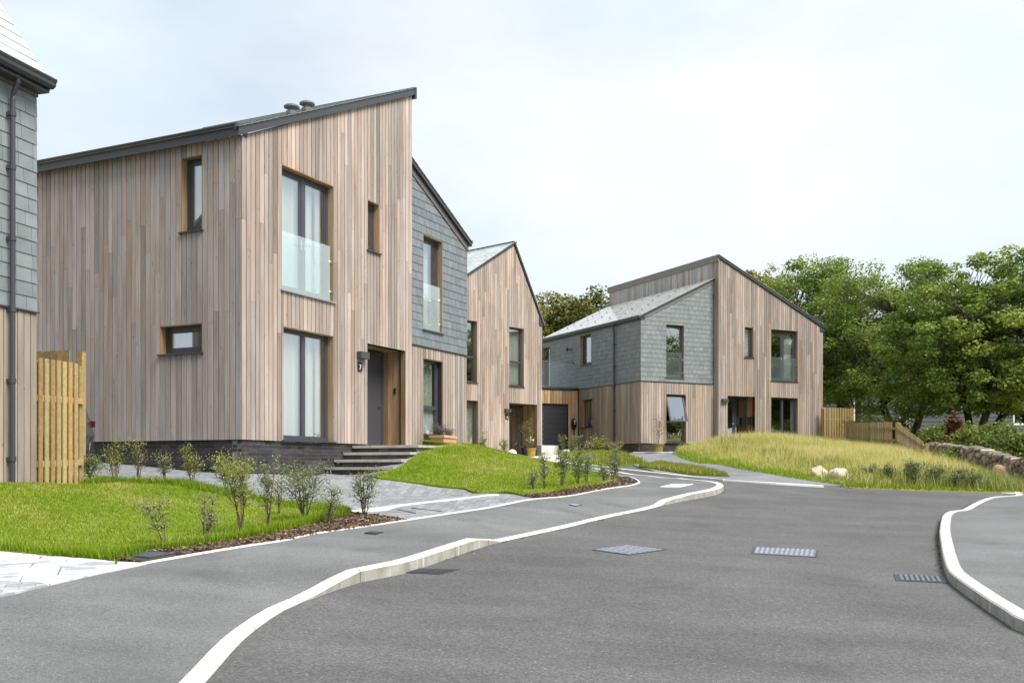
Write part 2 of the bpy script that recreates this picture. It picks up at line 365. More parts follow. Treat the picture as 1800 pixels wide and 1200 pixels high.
def sheet(name, poly, off, spacing, mat, skirt=.18, kind='structure', parent=None, label=None, cat=None, group=None):
    poly = densify(poly, spacing); n = len(poly); xs = [p[0] for p in poly]; ys = [p[1] for p in poly]
    gx, gy = np.meshgrid(np.arange(min(xs), max(xs), spacing)+spacing*.37, np.arange(min(ys), max(ys), spacing)+spacing*.41); gx, gy = gx.ravel(), gy.ravel()
    m = inside(poly, gx, gy); pts = [Vector(p) for p in poly]+[Vector((a, b)) for a, b in zip(gx[m], gy[m])]
    v2, _, fs, _, _, _ = delaunay_2d_cdt(pts, [], [list(range(n))], 1, 1e-4)
    x = np.array([p[0] for p in v2]); y = np.array([p[1] for p in v2]); o = off(x, y) if callable(off) else off
    z = Hn(x, y)+o; v = list(zip(x, y, z)); faces = []
    for f in fs:
        a, b, c = (v2[i] for i in f[:3]); faces.append(tuple(f) if (b-a).cross(c-a) > 0 else tuple(f[::-1]))
    if skirt:
        e = {}
        for f in faces:
            for i in range(len(f)): e[(f[i], f[(i+1) % len(f)])] = 1
        low = {}
        for (a, b) in [k for k in e if (k[1], k[0]) not in e]:
            for q in (a, b):
                if q not in low: low[q] = len(v); v.append((x[q], y[q], z[q]-skirt)); v.append((x[q], y[q], z[q]))
            faces.append((low[b]+1, low[a]+1, low[a], low[b]))
    me = mesh_np(name, np.array(v), faces, mat, None, False)
    for p in me.polygons: p.use_smooth = abs(p.normal.z) > .6
    return tag(link(name, me, parent), label, cat, group, kind)
def strip(name, line, wid, z0, thick, mat, parent=None, kind=None, label=None):
    """a flat band following a ground line (painted line, flush edging)"""
    mb = MB(); L = [np.array(p) for p in line]
    for i in range(len(L)-1):
        a, b = L[i], L[i+1]; d = (b-a)/np.linalg.norm(b-a); nn = np.array((-d[1], d[0]))*wid/2; c = [a-nn, b-nn, b+nn, a+nn]
        mb.hexa([(q[0], q[1], H(*q)+z0-thick) for q in c]+[(q[0], q[1], H(*q)+z0) for q in c])
    return mb.build(name, mat, parent, kind=kind, label=label)

# ------------------------------------------------------------------ ground, road, paths, kerbs
_gx = np.unique(np.r_[np.linspace(-300, -20, 12), np.arange(-20, 40, 1.0), np.linspace(40, 400, 14)]); _gy = np.unique(np.r_[np.linspace(-60, 0, 5), np.arange(0, 64, 1.0), np.linspace(64, 900, 20)])
gx, gy = np.meshgrid(_gx, _gy); gz = Hn(gx.ravel(), gy.ravel())-.16; nx, ny = len(_gx), len(_gy)
idx = np.arange(nx*ny).reshape(ny, nx); gf = np.stack([idx[:-1, :-1], idx[:-1, 1:], idx[1:, 1:], idx[1:, :-1]], -1).reshape(-1, 4)
tag(link('ground', mesh_np('ground', np.c_[gx.ravel(), gy.ravel(), gz], gf, MEADOWBASE, None, True)), kind='structure')

LK = Gs([(362, 1200), (433, 1121), (500, 1073), (547, 1053), (600, 1034), (640, 1021.5), (713, 1007), (793, 980), (843, 963), (883, 952), (1000, 926), (1047, 914.5), (1160, 889.5), (1175, 886), (1217, 878), (1250, 871.5), (1267, 866), (1272, 860), (1262, 854.5), (1237, 849.5), (1205, 845), (1155, 838.5), (1105, 832.5), (1037, 821.5)])
LK = [tuple(np.array(LK[0])+(np.array(LK[0])-np.array(LK[1]))*k) for k in (4.2, 2.0)]+LK
LKU = [.02]*6+[.075, .11, .11, .11, .11, .018, .015, .015, .015, .075, .11, .11, .11, .10, .09, .07, .05, .02, .015, .015]
RK = [(4.0, .5), (4.1, 3.5), (4.15, 6)]+Gs([(1800, 1114), (1770, 1096), (1740, 1077), (1712, 1057), (1685, 1037), (1666, 1020), (1657, 992), (1653, 967), (1651, 945), (1656, 917), (1668, 903), (1690, 897), (1735, 876), (1785, 870.5), (1800, 863)])+[(15.2, 22.1), (20, 22.6)]
RKU = [.11]*12+[.10, .05, .02, .02, .015, .015, .015, .015]
def arc(line):
    s = [0.0]
    for a, b in zip(line, line[1:]): s.append(s[-1]+math.dist(a, b))
    return np.array(s)
def kerb_line(name, pts, ups, side, width, piece, mat, hide=.2):
    L = smooth_line(pts, .12); S = arc(L); S0 = arc(pts)
    # heights: position of every measured point along the smoothed line
    ks = [S[int(np.argmin([math.dist(p, q) for q in L]))] for p in pts]; ks = np.maximum.accumulate(ks)+np.arange(len(ks))*1e-6
    up = lambda s: float(np.interp(s, ks, ups))
    X = np.array([p[0] for p in L]); Y = np.array([p[1] for p in L])
    P = lambda s: np.array((np.interp(s, S, X), np.interp(s, S, Y)))
    T = lambda s: (lambda d: d/np.linalg.norm(d))(P(min(s+.08, S[-1]))-P(max(s-.08, 0)))
    root = tag(link(name, None), kind='structure'); k = 0; s = 0.0
    while s < S[-1]-.05:
        e = min(s+piece, S[-1]); secs = np.linspace(s+.005, e-.005, 4 if piece > .5 else 3); v = []; f = []
        u_ = up((s+e)/2); lo, hi = up(s), up(e)
        for q in secs:
            p = P(q); t = T(q); n = np.array((-t[1], t[0]))*side; z = H(*p); h = up(q); bv = .014
            for d, zz in ((0, -hide), (.004, h-bv), (bv+.004, h), (width, h), (width, -hide)):
                v.append((*(p+n*d), z+zz))
        for i in range(len(secs)-1):
            for j in range(4): f.append((i*5+j, i*5+j+1, i*5+j+6, i*5+j+5))
        m = (len(secs)-1)*5; f += [(0, 4, 3, 2, 1)[::-1], (m, m+1, m+2, m+3, m+4)[::-1]]
        if side > 0: f = [q for q in f]
        mb = MB(); c = Vector(v[0]); mb.add(v, f); o = mb.build('kerb_stone' if width > .1 else 'edging_stone', mat, root, loc=c)
        o.color = (1, 1, 1, 1); s = e
    return L, S, ks, ups, P, T, up
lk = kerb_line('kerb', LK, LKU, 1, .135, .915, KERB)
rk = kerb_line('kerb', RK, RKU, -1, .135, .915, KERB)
def kerb_back(k, side, width): return [tuple(k[4](s)+np.array((-k[5](s)[1], k[5](s)[0]))*side*width) for s in np.linspace(0, k[1][-1], int(k[1][-1]/.3))]
LKB = kerb_back(lk, 1, .13); RKB = kerb_back(rk, -1, .13)
def rise(k, back, far):
    P = np.array(back); U = np.array([k[6](s) for s in np.linspace(0, k[1][-1], len(back))])
    def f(x, y):
        out = np.empty(len(x))
        for i in range(len(x)):
            d = np.hypot(P[:, 0]-x[i], P[:, 1]-y[i]); j = int(np.argmin(d)); t = min(1, d[j]/1.1); t = t*t*(3-2*t); out[i] = U[j]-.004+(far-U[j])*t
        return out
    return f
ED = [(-5.6, .5), (-4.55, 4.6)]+Gs([(0, 1050), (100, 1025), (200, 1003), (257, 990.7), (333, 977.3), (417, 963), (500, 950.7), (556, 938), (644, 925.6), (718, 914.4), (800, 901.8), (880, 889), (955, 876), (1053, 862), (1105.6, 854), (1119, 851), (1126, 847.6), (1121, 843), (1100, 837.8), (1060, 830.5), (1000, 821)], .06)
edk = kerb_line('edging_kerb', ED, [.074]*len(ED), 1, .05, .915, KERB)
EDL = edk[0]
PUP = rise(lk, LKB, .065)
path_poly = [tuple(p) for p in LKB]+[tuple(p) for p in EDL[::-2]]
sheet('footpath', path_poly, rise(lk, LKB, .065), .3, PATH, .1)
road_mid = [(-4.2, .4), (-2.9, 7.5), (-1.6, 11), (-.3, 14)]+Gs([(960, 888), (1090, 851), (1000, 821.5)])
road_far = Gs([(1037, 813.5), (1085, 811.5), (1125, 813), (1205, 831), (1275, 843.5), (1362, 849.5), (1447, 853.5), (1500, 854), (1600, 857), (1700, 860), (1790, 862)])
sheet('road', road_mid+road_far+[(16, 22.7), (24, 23.2), (24, .4)], 0, .45, ROAD, .1)
sheet('footpath', [tuple(p) for p in RKB]+[(24, 22.4), (24, .4)], rise(rk, RKB, .10), .4, PATH, .1)
strip('road_line', Gs([(1037, 818), (1100, 826), (1175, 834), (1205, 837.5), (1275, 844), (1362, 850), (1447, 855)], .01), .12, .037, .08, MARK, kind='structure')
strip('road_line', Gs([(1730, 863), (1787, 866.5)], .01), .10, .012, .05, MARK, kind='structure')

# ------------------------------------------------------------------ driveways
drv = densify(Gs([(176, 842), (319, 847), (412, 866), (622, 899), (716, 914)], .07), .5, False)
drive_front = Gs([(720, 914), (800, 901.5), (880, 888.7), (953, 876)], .07)
mound_side = Gs([(917, 868), (817, 856.7), (733, 847), (667, 838.6), (650, 835)], .07)
O7 = Vector((-5.04, 18.67, 0)); u7 = Vector((.4327, .9015, 0)); w7 = Vector((-.9015, .4327, 0))
def xy7(t, d): p = O7+u7*t+w7*d; return (p.x, p.y)
drive_poly = [(-13, 18.3)]+drv+drive_front+mound_side+[xy7(3.7, -1.6), xy7(3.7, .12), xy7(0.1, .12), xy7(.1, 9)]+[(-14, 22)]
_tr = drive_poly; drive = sheet('driveway', drive_poly, -.02, .5, SOIL, .1)
def clip(poly, rect):
    out = list(poly)
    for i in range(len(rect)):
        a, b = rect[i], rect[(i+1) % len(rect)]; ins = lambda p: (b[0]-a[0])*(p[1]-a[1])-(b[1]-a[1])*(p[0]-a[0]) >= -1e-9
        src, out = out, []
        for j in range(len(src)):
            p, q = src[j], src[(j+1) % len(src)]; ip, iq = ins(p), ins(q)
            if ip: out.append(p)
            if ip != iq:
                d1 = (b[0]-a[0])*(p[1]-a[1])-(b[1]-a[1])*(p[0]-a[0]); d2 = (b[0]-a[0])*(q[1]-a[1])-(b[1]-a[1])*(q[0]-a[0]); t = d1/(d1-d2); out.append((p[0]+(q[0]-p[0])*t, p[1]+(q[1]-p[1])*t))
        if not out: return []
    return out
def pave(poly, ang, L, W, gap, off, col, parent, mat, name, joined, shift=0.5, var=.1):
    c, s = math.cos(ang), math.sin(ang); R = [(x*c+y*s, -x*s+y*c) for x, y in poly]; us = [p[0] for p in R]; vs = [p[1] for p in R]
    mb = MB(); row = 0; v = min(vs); n = 0
    while v < max(vs):
        u = min(us)-(row % 2)*L*shift
        while u < max(us):
            rect = [(u+gap/2, v+gap/2), (u+L-gap/2, v+gap/2), (u+L-gap/2, v+W-gap/2), (u+gap/2, v+W-gap/2)]
            cin = inside(R, [p[0] for p in rect], [p[1] for p in rect])
            pc = rect if cin.all() else (clip(R, rect) if cin.any() else [])
            if len(pc) > 2:
                q = [(a*c-b*s, a*s+b*c) for a, b in pc]; dz = random.uniform(-.003, .003); col_ = vary(col, var, .02)
                tp = [(a, b, H(a, b)+off+dz) for a, b in q]; k = len(tp); bt = [(a, b, z-.05) for a, b, z in tp]
                fs = [tuple(range(k))]+[((i+1) % k, i, i+k, (i+1) % k+k) for i in range(k)]
                if joined: mb.tint = col_; mb.add(tp+bt, fs)
                else:
                    m1 = MB(); m1.tint = col_; m1.add(tp+bt, fs+[tuple(range(k, 2*k))[::-1]]); m1.build(name, mat, parent, loc=tp[0])
                n += 1
            u += L
        v += W; row += 1
    if joined: mb.build(name, mat, parent, kind='stuff')
pave(drive_poly, math.atan2(u7.y, u7.x)+.35, .20, .10, .004, .045, (.205, .213, .228), drive, PAVER, 'paver', True, var=.05)
band = Gs([(606, 894.5), (700, 883.3), (800, 872.5), (873, 864.5)], .09)
strip('threshold_strip', band, .10, .058, .08, MARK, drive, label='pale flush strip across the grey block paving')
for ln in (((698, 894.7), (729, 901)), ((724, 892), (776, 898.3))):
    strip('cover_joint', Gs(ln, .05), .035, .052, .06, DIRON, drive)
slab_poly = Gs([(257, 990), (193, 987), (90, 976), (0, 969)], .07)+[(-8, 9.2), (-11, 7), (-9, 3), (-5.0, 3.2), (-4.5, 4.8)]+Gs([(0, 1021), (88, 1026.2), (200, 1001.5)], .07)
slab_poly = [q for q in slab_poly if q not in ((-5.0, 3.2), (-4.5, 4.8))]
block_poly = Gs([(0, 1047.5), (84, 1027.5), (0, 1022)], .07)+[(-6.6, 6.6), (-7.5, 3.2), (-5.0, 3.2), (-4.5, 4.8)]
front_drive = sheet('driveway', slab_poly, -.01, .5, SOIL, .1); block_drive = sheet('driveway', block_poly, -.01, .5, SOIL, .1); pave(block_poly, .36, .20, .10, .005, .076, (.30, .32, .35), block_drive, PAVER, 'paver', True, var=.06)
pave(slab_poly, .36, .66, .44, .018, .078, (1, 1, 1), front_drive, SLAB, 'slab', False, .37, .05)

# ------------------------------------------------------------------ houses: facades
class Fac:
    def __init__(s, O, u, win): s.O, s.u, s.w = Vector((O[0], O[1], 0)), Vector((u[0], u[1], 0)), Vector((win[0], win[1], 0))
    def P(s, t, d, z): return s.O+s.u*t+s.w*d+Vector((0, 0, z))
    def box(s, mb, t0, t1, d0, d1, z0, z1):
        return mb.hexa([s.P(t0, d0, z0), s.P(t1, d0, z0), s.P(t1, d1, z0), s.P(t0, d1, z0), s.P(t0, d0, z1), s.P(t1, d0, z1), s.P(t1, d1, z1), s.P(t0, d1, z1)])
    def hex(s, t0, t1, d0, d1, z0, z1a, z1b, lean=0):
        return [s.P(t0, d0-lean, z0), s.P(t1, d0-lean, z0), s.P(t1, d1-lean, z0), s.P(t0, d1-lean, z0), s.P(t0, d0, z1a), s.P(t1, d0, z1b), s.P(t1, d1, z1b), s.P(t0, d1, z1a)]
def free(z0, z1, blocks):
    out = [(z0, z1)]
    for a, b in blocks:
        nw = []
        for p, q in out:
            if b <= p or a >= q: nw.append((p, q)); continue
            if a > p: nw.append((p, a))
            if b < q: nw.append((b, q))
        out = nw
    return [i for i in out if i[1]-i[0] > .02]
def breaks(t0, t1, ops):
    e = sorted({round(x, 3) for x in [t0, t1]+[x for o in ops for x in o[:2] if t0 < x < t1]}); out = [e[0]]
    for x in e[1:]:
        if x-out[-1] > .035: out.append(x)
    out[-1] = t1; return out
def wall(root, fac, t0, t1, z0, ztop, ops, mat=MEMB, d0=.03, d1=.2, extra=()):
    mb = MB(); B = sorted(set(breaks(t0, t1, ops))|{x for x in extra if t0 < x < t1})
    for a, b in zip(B, B[1:]):
        m = (a+b)/2; za, zb = ztop(a+1e-4), ztop(b-1e-4)
        fr = free(z0, max(za, zb), [o[2:4] for o in ops if o[0] < m < o[1]])
        for p, q in fr:
            top = q >= max(za, zb)-1e-6
            mb.hexa(fac.hex(a, b, d0, d1, p, za if top else q, zb if top else q))
    return mb.build('wall', mat, root)
def boards(pc, wl, fac, t0, t1, z0, ztop, ops, col, pitch=.1276, thick=.022, d=0.0, lens=(2.0, 4.4), extra=(), var=.145):
    B = sorted(set(breaks(t0, t1, ops))|{x for x in extra if t0 < x < t1})
    for a, b in zip(B, B[1:]):
        n = max(1, round((b-a)/pitch)); st = (b-a)/n; m = (a+b)/2
        for i in range(n):
            p, q = a+i*st+.0085, a+(i+1)*st-.0085; za, zb = ztop(p)-.004, ztop(q)-.004
            for lo, hi in free(z0, max(za, zb), [o[2:4] for o in ops if o[0] < m < o[1]]):
                top = hi >= max(za, zb)-1e-6; z = lo; cuts = []
                while True:
                    L = random.uniform(*lens)
                    if z+L > hi-.5: break
                    z += L; cuts.append(z)
                ed = [lo]+cuts+[hi]
                for e0, e1 in zip(ed, ed[1:]):
                    dd = d+random.uniform(-.002, .002); last = e1 == hi
                    pc.add(wl, fac.hex(p, q, dd, dd+thick, e0+.001, za if (top and last) else e1-.003, zb if (top and last) else e1-.003), vary(col, var, .035))
def slates(pc, wl, fac, t0, t1, z0, ztop, ops, col, course=.203, wid=.25, d=0.0):
    zmax = max(ztop(t0+1e-3), ztop(t1-1e-3), *[ztop(t0+(t1-t0)*k/20) for k in range(1, 20)]); r = 0; z = z0
    while z < zmax:
        t = t0-(wid/2 if r % 2 else 0)
        while t < t1:
            wv = wid*random.choice((.92, 1, 1, 1.08)) if t > t0-.01 else wid
            a, b = max(t, t0)+.0035, min(t+wv, t1)-.0035; t += wv
            if b-a < .03: continue
            parts = [(a, b, z, z+course-.002)]
            for o in ops:
                nw = []
                for (A, Bq, C, D) in parts:
                    if o[1] <= A or o[0] >= Bq or o[3] <= C or o[2] >= D: nw.append((A, Bq, C, D)); continue
                    if A < o[0]: nw.append((A, o[0], C, D))
                    if Bq > o[1]: nw.append((o[1], Bq, C, D))
                    A2, B2 = max(A, o[0]), min(Bq, o[1])
                    if C < o[2]: nw.append((A2, B2, C, o[2]))
                    if D > o[3]: nw.append((A2, B2, o[3], D))
                parts = nw
            for A, Bq, C, D in parts:
                za, zb = min(D, ztop(A)), min(D, ztop(Bq))
                if Bq-A < .025 or max(za, zb)-C < .02: continue
                za, zb = max(za, C+.004), max(zb, C+.004); frac = (max(za, zb)-C)/course
                pc.add(wl, fac.hex(A, Bq, d+.012*(1-(C-z)/course)*0+.012, d+.020, C, za, zb, .011*frac), vary(col, .045, .012))
        z += course; r += 1
def plinth(pc, root, fac, t0, t1, zg, z1, d=.035):
    """brick plinth from the ground up to the cladding"""
    mb = MB(); fac.box(mb, t0, t1, d+.006, d+.22, zg, z1); o = mb.build('plinth', MORTAR, root); r = 0; z = z1-.065
    while z > zg-.03:
        t = t0-(.1125 if r % 2 else 0)
        while t < t1:
            a, b = max(t, t0), min(t+.215, t1); t += .225
            if b-a > .03: pc.add(o, fac.hex(a, b, d+random.uniform(-.001, .001), d+.1, max(z, zg), z+.065, z+.065), vary((.038, .034, .038), .22, .08))
        z -= .075; r += 1
    return o
def timber(root, name, fac, t0, t1, d0, d1, z0, z1, col, mat=None, label=None):
    mb = MB(); mb.tint = col; fac.box(mb, t0, t1, d0, d1, z0, z1); return mb.build(name, mat or WOOD, root, label=label)
FRESH = (.33, .205, .10)
def curtain(win, fac, t0, t1, z0, z1, d, col=(.80, .84, .82), fold=.09, amp=.03):
    n = max(8, int((t1-t0)/fold*6)); mb = MB(); mb.tint = col; vs = []
    for i in range(n+1):
        t = t0+(t1-t0)*i/n; dd = d+amp*math.sin(i/6*2*math.pi)+amp*.4*math.sin(i*.7)
        vs += [fac.P(t, dd, z0), fac.P(t, dd, z1), fac.P(t, dd+.004, z1), fac.P(t, dd+.004, z0)]
    fs = [(i*4+j, i*4+(j+1) % 4, (i+1)*4+(j+1) % 4, (i+1)*4+j) for i in range(n) for j in range(4)]
    return mb.add(vs, fs).build('curtain', FABRIC, win)
JULG = [JULGLASS]
def window(root, fac, t0, t1, z0, z1, v=(), h=(), rec=.15, sill=True, juliet=0, curtains=(), blind=None, fw=.065, revcol=FRESH, sheen=0, handles=False, opened=False, name='window', sillmat=None, sash=False):
    """frame, panes, sill and timber-lined reveal; v/h are mullions as fractions"""
    D0, D1 = rec, rec+.07; mb = MB(); xs = [t0+.015]+[t0+(t1-t0)*q for q in v]+[t1-.015]; zs = [z0]+[z0+(z1-z0)*q for q in h]+[z1-.015]
    fac.box(mb, t0+.015, t0+.015+fw, D0, D1, z0, z1-.015); fac.box(mb, t1-.015-fw, t1-.015, D0, D1, z0, z1-.015)
    a, b = t0+.015+fw, t1-.015-fw
    fac.box(mb, a, b, D0, D1, z0, z0+fw*1.25); fac.box(mb, a, b, D0, D1, z1-.015-fw, z1-.015)
    for x in xs[1:-1]: fac.box(mb, x-fw*.75, x+fw*.75, D0, D1, z0+fw*1.25, z1-.015-fw)
    for z in zs[1:-1]: fac.box(mb, a, b, D0, D1, z-fw*.7, z+fw*.7)
    w_ = mb.build(name, FRAME, root)
    X = [a]+[q for x in xs[1:-1] for q in (x-fw*.75, x+fw*.75)]+[b]; Z = [z0+fw*1.25]+[q for z in zs[1:-1] for q in (z-fw*.7, z+fw*.7)]+[z1-.015-fw]
    for i in range(0, len(X), 2):
        for j in range(0, len(Z), 2):
            p, q, r_, s_ = X[i], X[i+1], Z[j], Z[j+1]
            if opened and j == len(Z)-2:                      # top-hung sash pushed out at its foot
                out = .36; ob = MB(); fr = .055
                def S(t, k, dd): return fac.P(t, D0-.02-out*(1-k)+dd, r_-.03+(s_-r_+.06)*k)
                for (ta, tb, ka, kb) in ((p-.03, p+fr, 0, 1), (q-fr, q+.03, 0, 1), (p+fr, q-fr, 0, fr/(s_-r_)), (p+fr, q-fr, 1-fr/(s_-r_), 1)):
                    ob.hexa([S(ta, ka, 0), S(tb, ka, 0), S(tb, ka, .05), S(ta, ka, .05), S(ta, kb, 0), S(tb, kb, 0), S(tb, kb, .05), S(ta, kb, .05)])
                ob.build('open_sash', FRAME, w_, label='top hung sash pushed open at the bottom')
                pb = MB(); k0, k1 = fr/(s_-r_), 1-fr/(s_-r_); pb.hexa([S(p+fr, k0, .015), S(q-fr, k0, .015), S(q-fr, k0, .03), S(p+fr, k0, .03), S(p+fr, k1, .015), S(q-fr, k1, .015), S(q-fr, k1, .03), S(p+fr, k1, .03)]); pb.build('pane', GLASS, w_); continue
            if sash:
                sb = MB(); k = .05
                fac.box(sb, p, p+k, D0+.012, D1-.012, r_, s_); fac.box(sb, q-k, q, D0+.012, D1-.012, r_, s_); fac.box(sb, p+k, q-k, D0+.012, D1-.012, r_, r_+k); fac.box(sb, p+k, q-k, D0+.012, D1-.012, s_-k, s_)
                sb.build('sash', FRAME, w_); p, q, r_, s_ = p+k, q-k, r_+k, s_-k
            gb = MB(); fac.box(gb, p, q, D0+.028, D0+.046, r_, s_); gb.build('pane', GLASS, w_)
            if blind and blind[0] == (i//2, j//2): bb = MB(); fac.box(bb, p, q, D0+.10, D0+.105, r_+(s_-r_)*blind[1], r_+(s_-r_)*blind[2]); bb.build('blind', BLIND, w_)
    for (ta, tb, za, zb) in ((t0-.002, t0+.014, z0, z1), (t1-.014, t1+.002, z0, z1), (t0+.014, t1-.014, z1-.014, z1+.002)):
        timber(w_, 'reveal', fac, ta, tb, .004, .21, za, zb, vary(revcol, .06))
    if sill: sb = MB(); fac.box(sb, t0-.035, t1+.035, -.045, D0, z0-.03, z0-.003); sb.build('sill', sillmat or METAL, w_)
    if juliet:
        jb = MB(); fac.box(jb, t0+.006, t1-.10, .03, .046, z0+.02, z0+juliet); jb.build('balustrade', JULG[0], w_)
        for zz in (z0+juliet*.18, z0+juliet*.72):
            kb = MB(); kb.tube([fac.P(t1-.085, .02, zz), fac.P(t1-.085, .06, zz)], .02, 10); kb.tube([fac.P(t1-.085, .04, zz), fac.P(t1, .04, zz)], .012, 8); kb.build('glass_clamp', STEEL, w_)
    if handles:
        kb = MB(); m = (t0+t1)/2
        for sgn in (-1, 1): kb.tube([fac.P(m+sgn*.06, D0-.05, z0+1.05), fac.P(m+sgn*.17, D0-.05, z0+1.05)], .011, 6); fac.box(kb, m+sgn*.06-.015, m+sgn*.06+.015, D0-.012, D0-.002, z0+.95, z0+1.15)
        kb.build('handle', STEEL, w_)
    for c in curtains: curtain(w_, fac, t0+(t1-t0)*c[0], t0+(t1-t0)*c[1], z0-.05+(z1-z0)*(c[2] if len(c) > 2 else 0), z1-.01, D1+.09)
    return w_
def porch(root, pc, fac, t0, t1, z0, z1, depth, col=FRESH, door_w=1.0, glazed=False, side=0.0):
    """a boarded recess with the front door at its back"""
    wl = MB(); fac.box(wl, t0-.06, t0-.022, .2, depth+.1, z0, z1); fac.box(wl, t1+.022, t1+.06, .2, depth+.1, z0, z1); fac.box(wl, t0-.06, t1+.06, .2, depth+.1, z1+.022, z1+.06)
    fac.box(wl, t0-.06, t1+.06, depth+.1, depth+.16, z0, z1+.06); fac.box(wl, t0-.06, t1+.06, 0, depth+.1, z0-.12, z0-.002); wl = wl.build('porch', MEMB, root)
    n = max(2, round(depth/.13))
    for k in range(n):
        for tt in (t0-.02, t1):
            a, b = .004+depth*k/n+.003, .004+depth*(k+1)/n-.003; pc.add(wl, [fac.P(tt, a, z0), fac.P(tt+.02, a, z0), fac.P(tt+.02, b, z0), fac.P(tt, b, z0), fac.P(tt, a, z1), fac.P(tt+.02, a, z1), fac.P(tt+.02, b, z1), fac.P(tt, b, z1)], vary(col, .17, .09))
    n = max(3, round((t1-t0)/.13))
    for k in range(n): a, b = t0+(t1-t0)*k/n, t0+(t1-t0)*(k+1)/n-.005; pc.add(wl, fac.hex(a, b, .004, depth, z1, z1+.02, z1+.02), vary(col, .12, .06))
    dr = MB(); fw = .06; Z1 = z1-.02
    fac.box(dr, t0, t0+fw, depth, depth+.08, z0+.02, Z1); fac.box(dr, t1-fw, t1, depth, depth+.08, z0+.02, Z1); fac.box(dr, t0+fw, t1-fw, depth, depth+.08, Z1-fw, Z1); fac.box(dr, t0+fw, t1-fw, depth, depth+.08, z0, z0+.03)
    door = dr.build('door', FRAME, root); a, b = t0+fw, t1-fw; split = a+(b-a)*(1-side)
    lf = MB()
    if glazed:
        for q in (a, split-.10): fac.box(lf, q, q+.10, depth+.02, depth+.065, z0+.03, Z1-fw)
        fac.box(lf, a+.10, split-.10, depth+.02, depth+.065, z0+.03, z0+.16); fac.box(lf, a+.10, split-.10, depth+.02, depth+.065, Z1-fw-.1, Z1-fw); gb = MB(); fac.box(gb, a+.1, split-.1, depth+.035, depth+.05, z0+.16, Z1-fw-.1); gb.build('pane', GLASS, door)
    else:
        fac.box(lf, a, split, depth+.02, depth+.065, z0+.03, Z1-fw)
        for k in range(3): fac.box(lf, a+.12+.012*k, a+.125+.012*k, depth+.012, depth+.022, z0+.2, Z1-.25)
    lf.build('door_leaf', FRAME, door)
    if side: fb = MB(); fac.box(fb, split, split+.06, depth, depth+.08, z0+.03, Z1-fw); fb.build('mullion', FRAME, door); gb = MB(); fac.box(gb, split+.06, b, depth+.03, depth+.045, z0+.03, Z1-fw); gb.build('side_light', GLASS, door); curtain(door, fac, split+.06, b, z0+.05, Z1-fw, depth+.16, (.6, .64, .6), .12, .02)
    hb = MB(); hp = split-.09 if not glazed else split-.05; hb.tube([fac.P(hp, depth-.03, z0+1.0), fac.P(hp-.11, depth-.03, z0+1.0)], .011, 6); hb.tube([fac.P(hp, depth-.03, z0+1.0), fac.P(hp, depth+.02, z0+1.0)], .011, 6); hb.build('handle', STEEL, door)
    return wl, door
def roof(root, fac, pts, d0, d1, thick, slate=None, course=.2, wid=.25, limit=0, col=(.52, .55, .55), pc=None, face=None):
    """roof slab over the profile pts [(t, z)...] from depth d0 to d1, with slates laid on the slopes"""
    mb = MB()
    for (ta, za), (tb, zb) in zip(pts, pts[1:]):
        mb.hexa([fac.P(ta, d0, za-thick), fac.P(tb, d0, zb-thick), fac.P(tb, d1, zb-thick), fac.P(ta, d1, za-thick), fac.P(ta, d0, za), fac.P(tb, d0, zb), fac.P(tb, d1, zb), fac.P(ta, d1, za)])
    o = mb.build('roof', METAL, root)
    if slate:
        for (ta, za), (tb, zb) in zip(pts, pts[1:]):
            if (ta, tb) not in slate: continue
            lo, hi = ((ta, za), (tb, zb)) if za < zb else ((tb, zb), (ta, za)); L = math.hypot(hi[0]-lo[0], hi[1]-lo[1]); e = ((hi[0]-lo[0])/L, (hi[1]-lo[1])/L); nr = (-e[1], e[0]) if e[0] > 0 else (e[1], -e[0]); s = -.04; r = 0
            def Q(d, s_, h): return fac.P(lo[0]+e[0]*s_+nr[0]*h, d, lo[1]+e[1]*s_+nr[1]*h)
            while s < L-.02:
                s1 = min(s+course, L); d = d0-.03-(wid/2 if r % 2 else 0)
                while d < d1+.02:
                    wv = wid*random.choice((.9, 1, 1, 1.1)); a, b = max(d, d0-.03)+.0015, min(d+wv, d1+.03)-.0015; d += wv
                    if b-a < .03: continue
                    hj = random.uniform(0, .003)
                    pc.add(o, [Q(a, s, .011+hj), Q(b, s, .011+hj), Q(b, s1+.03, .003), Q(a, s1+.03, .003), Q(a, s, .018+hj), Q(b, s, .018+hj), Q(b, s1+.03, .009), Q(a, s1+.03, .009)], vary(col, .09, .02))
                s = s1; r += 1
    return o
def gutter(root, fac, d0, d1, t, z, out=-1, cap=True):
    """ogee gutter along the eave; runs in depth at position t, projecting by `out`"""
    prof = [(0, -.02), (0, -.13), (.05, -.135), (.10, -.10), (.105, -.06), (.125, -.02), (.125, 0), (.112, 0), (.095, -.055), (.085, -.095), (.045, -.12), (.012, -.11), (.012, -.02)]
    mb = MB(); P = [fac.P(t+out*a, d0, z+b) for a, b in prof]; ext = fac.w*(d1-d0); n = len(P); Q = [p+ext for p in P]
    mb.add(P+Q, [(i, (i+1) % n, (i+1) % n+n, i+n) for i in range(n)]+[tuple(range(n)), tuple(range(n, 2*n))[::-1]]); return mb.build('gutter', METAL, root)
def floors(root, fac, t0, t1, d0, d1, zs):
    mb = MB()
    for z in zs: fac.box(mb, t0, t1, d0, d1, z-.2, z)
    mb.build('floor', PAINT, root)

FRONT7 = (.335, .270, .238); SIDE7 = (.335, .288, .268); GREYED = (.34, .31, .292)
SLC = (.158, .177, .198)
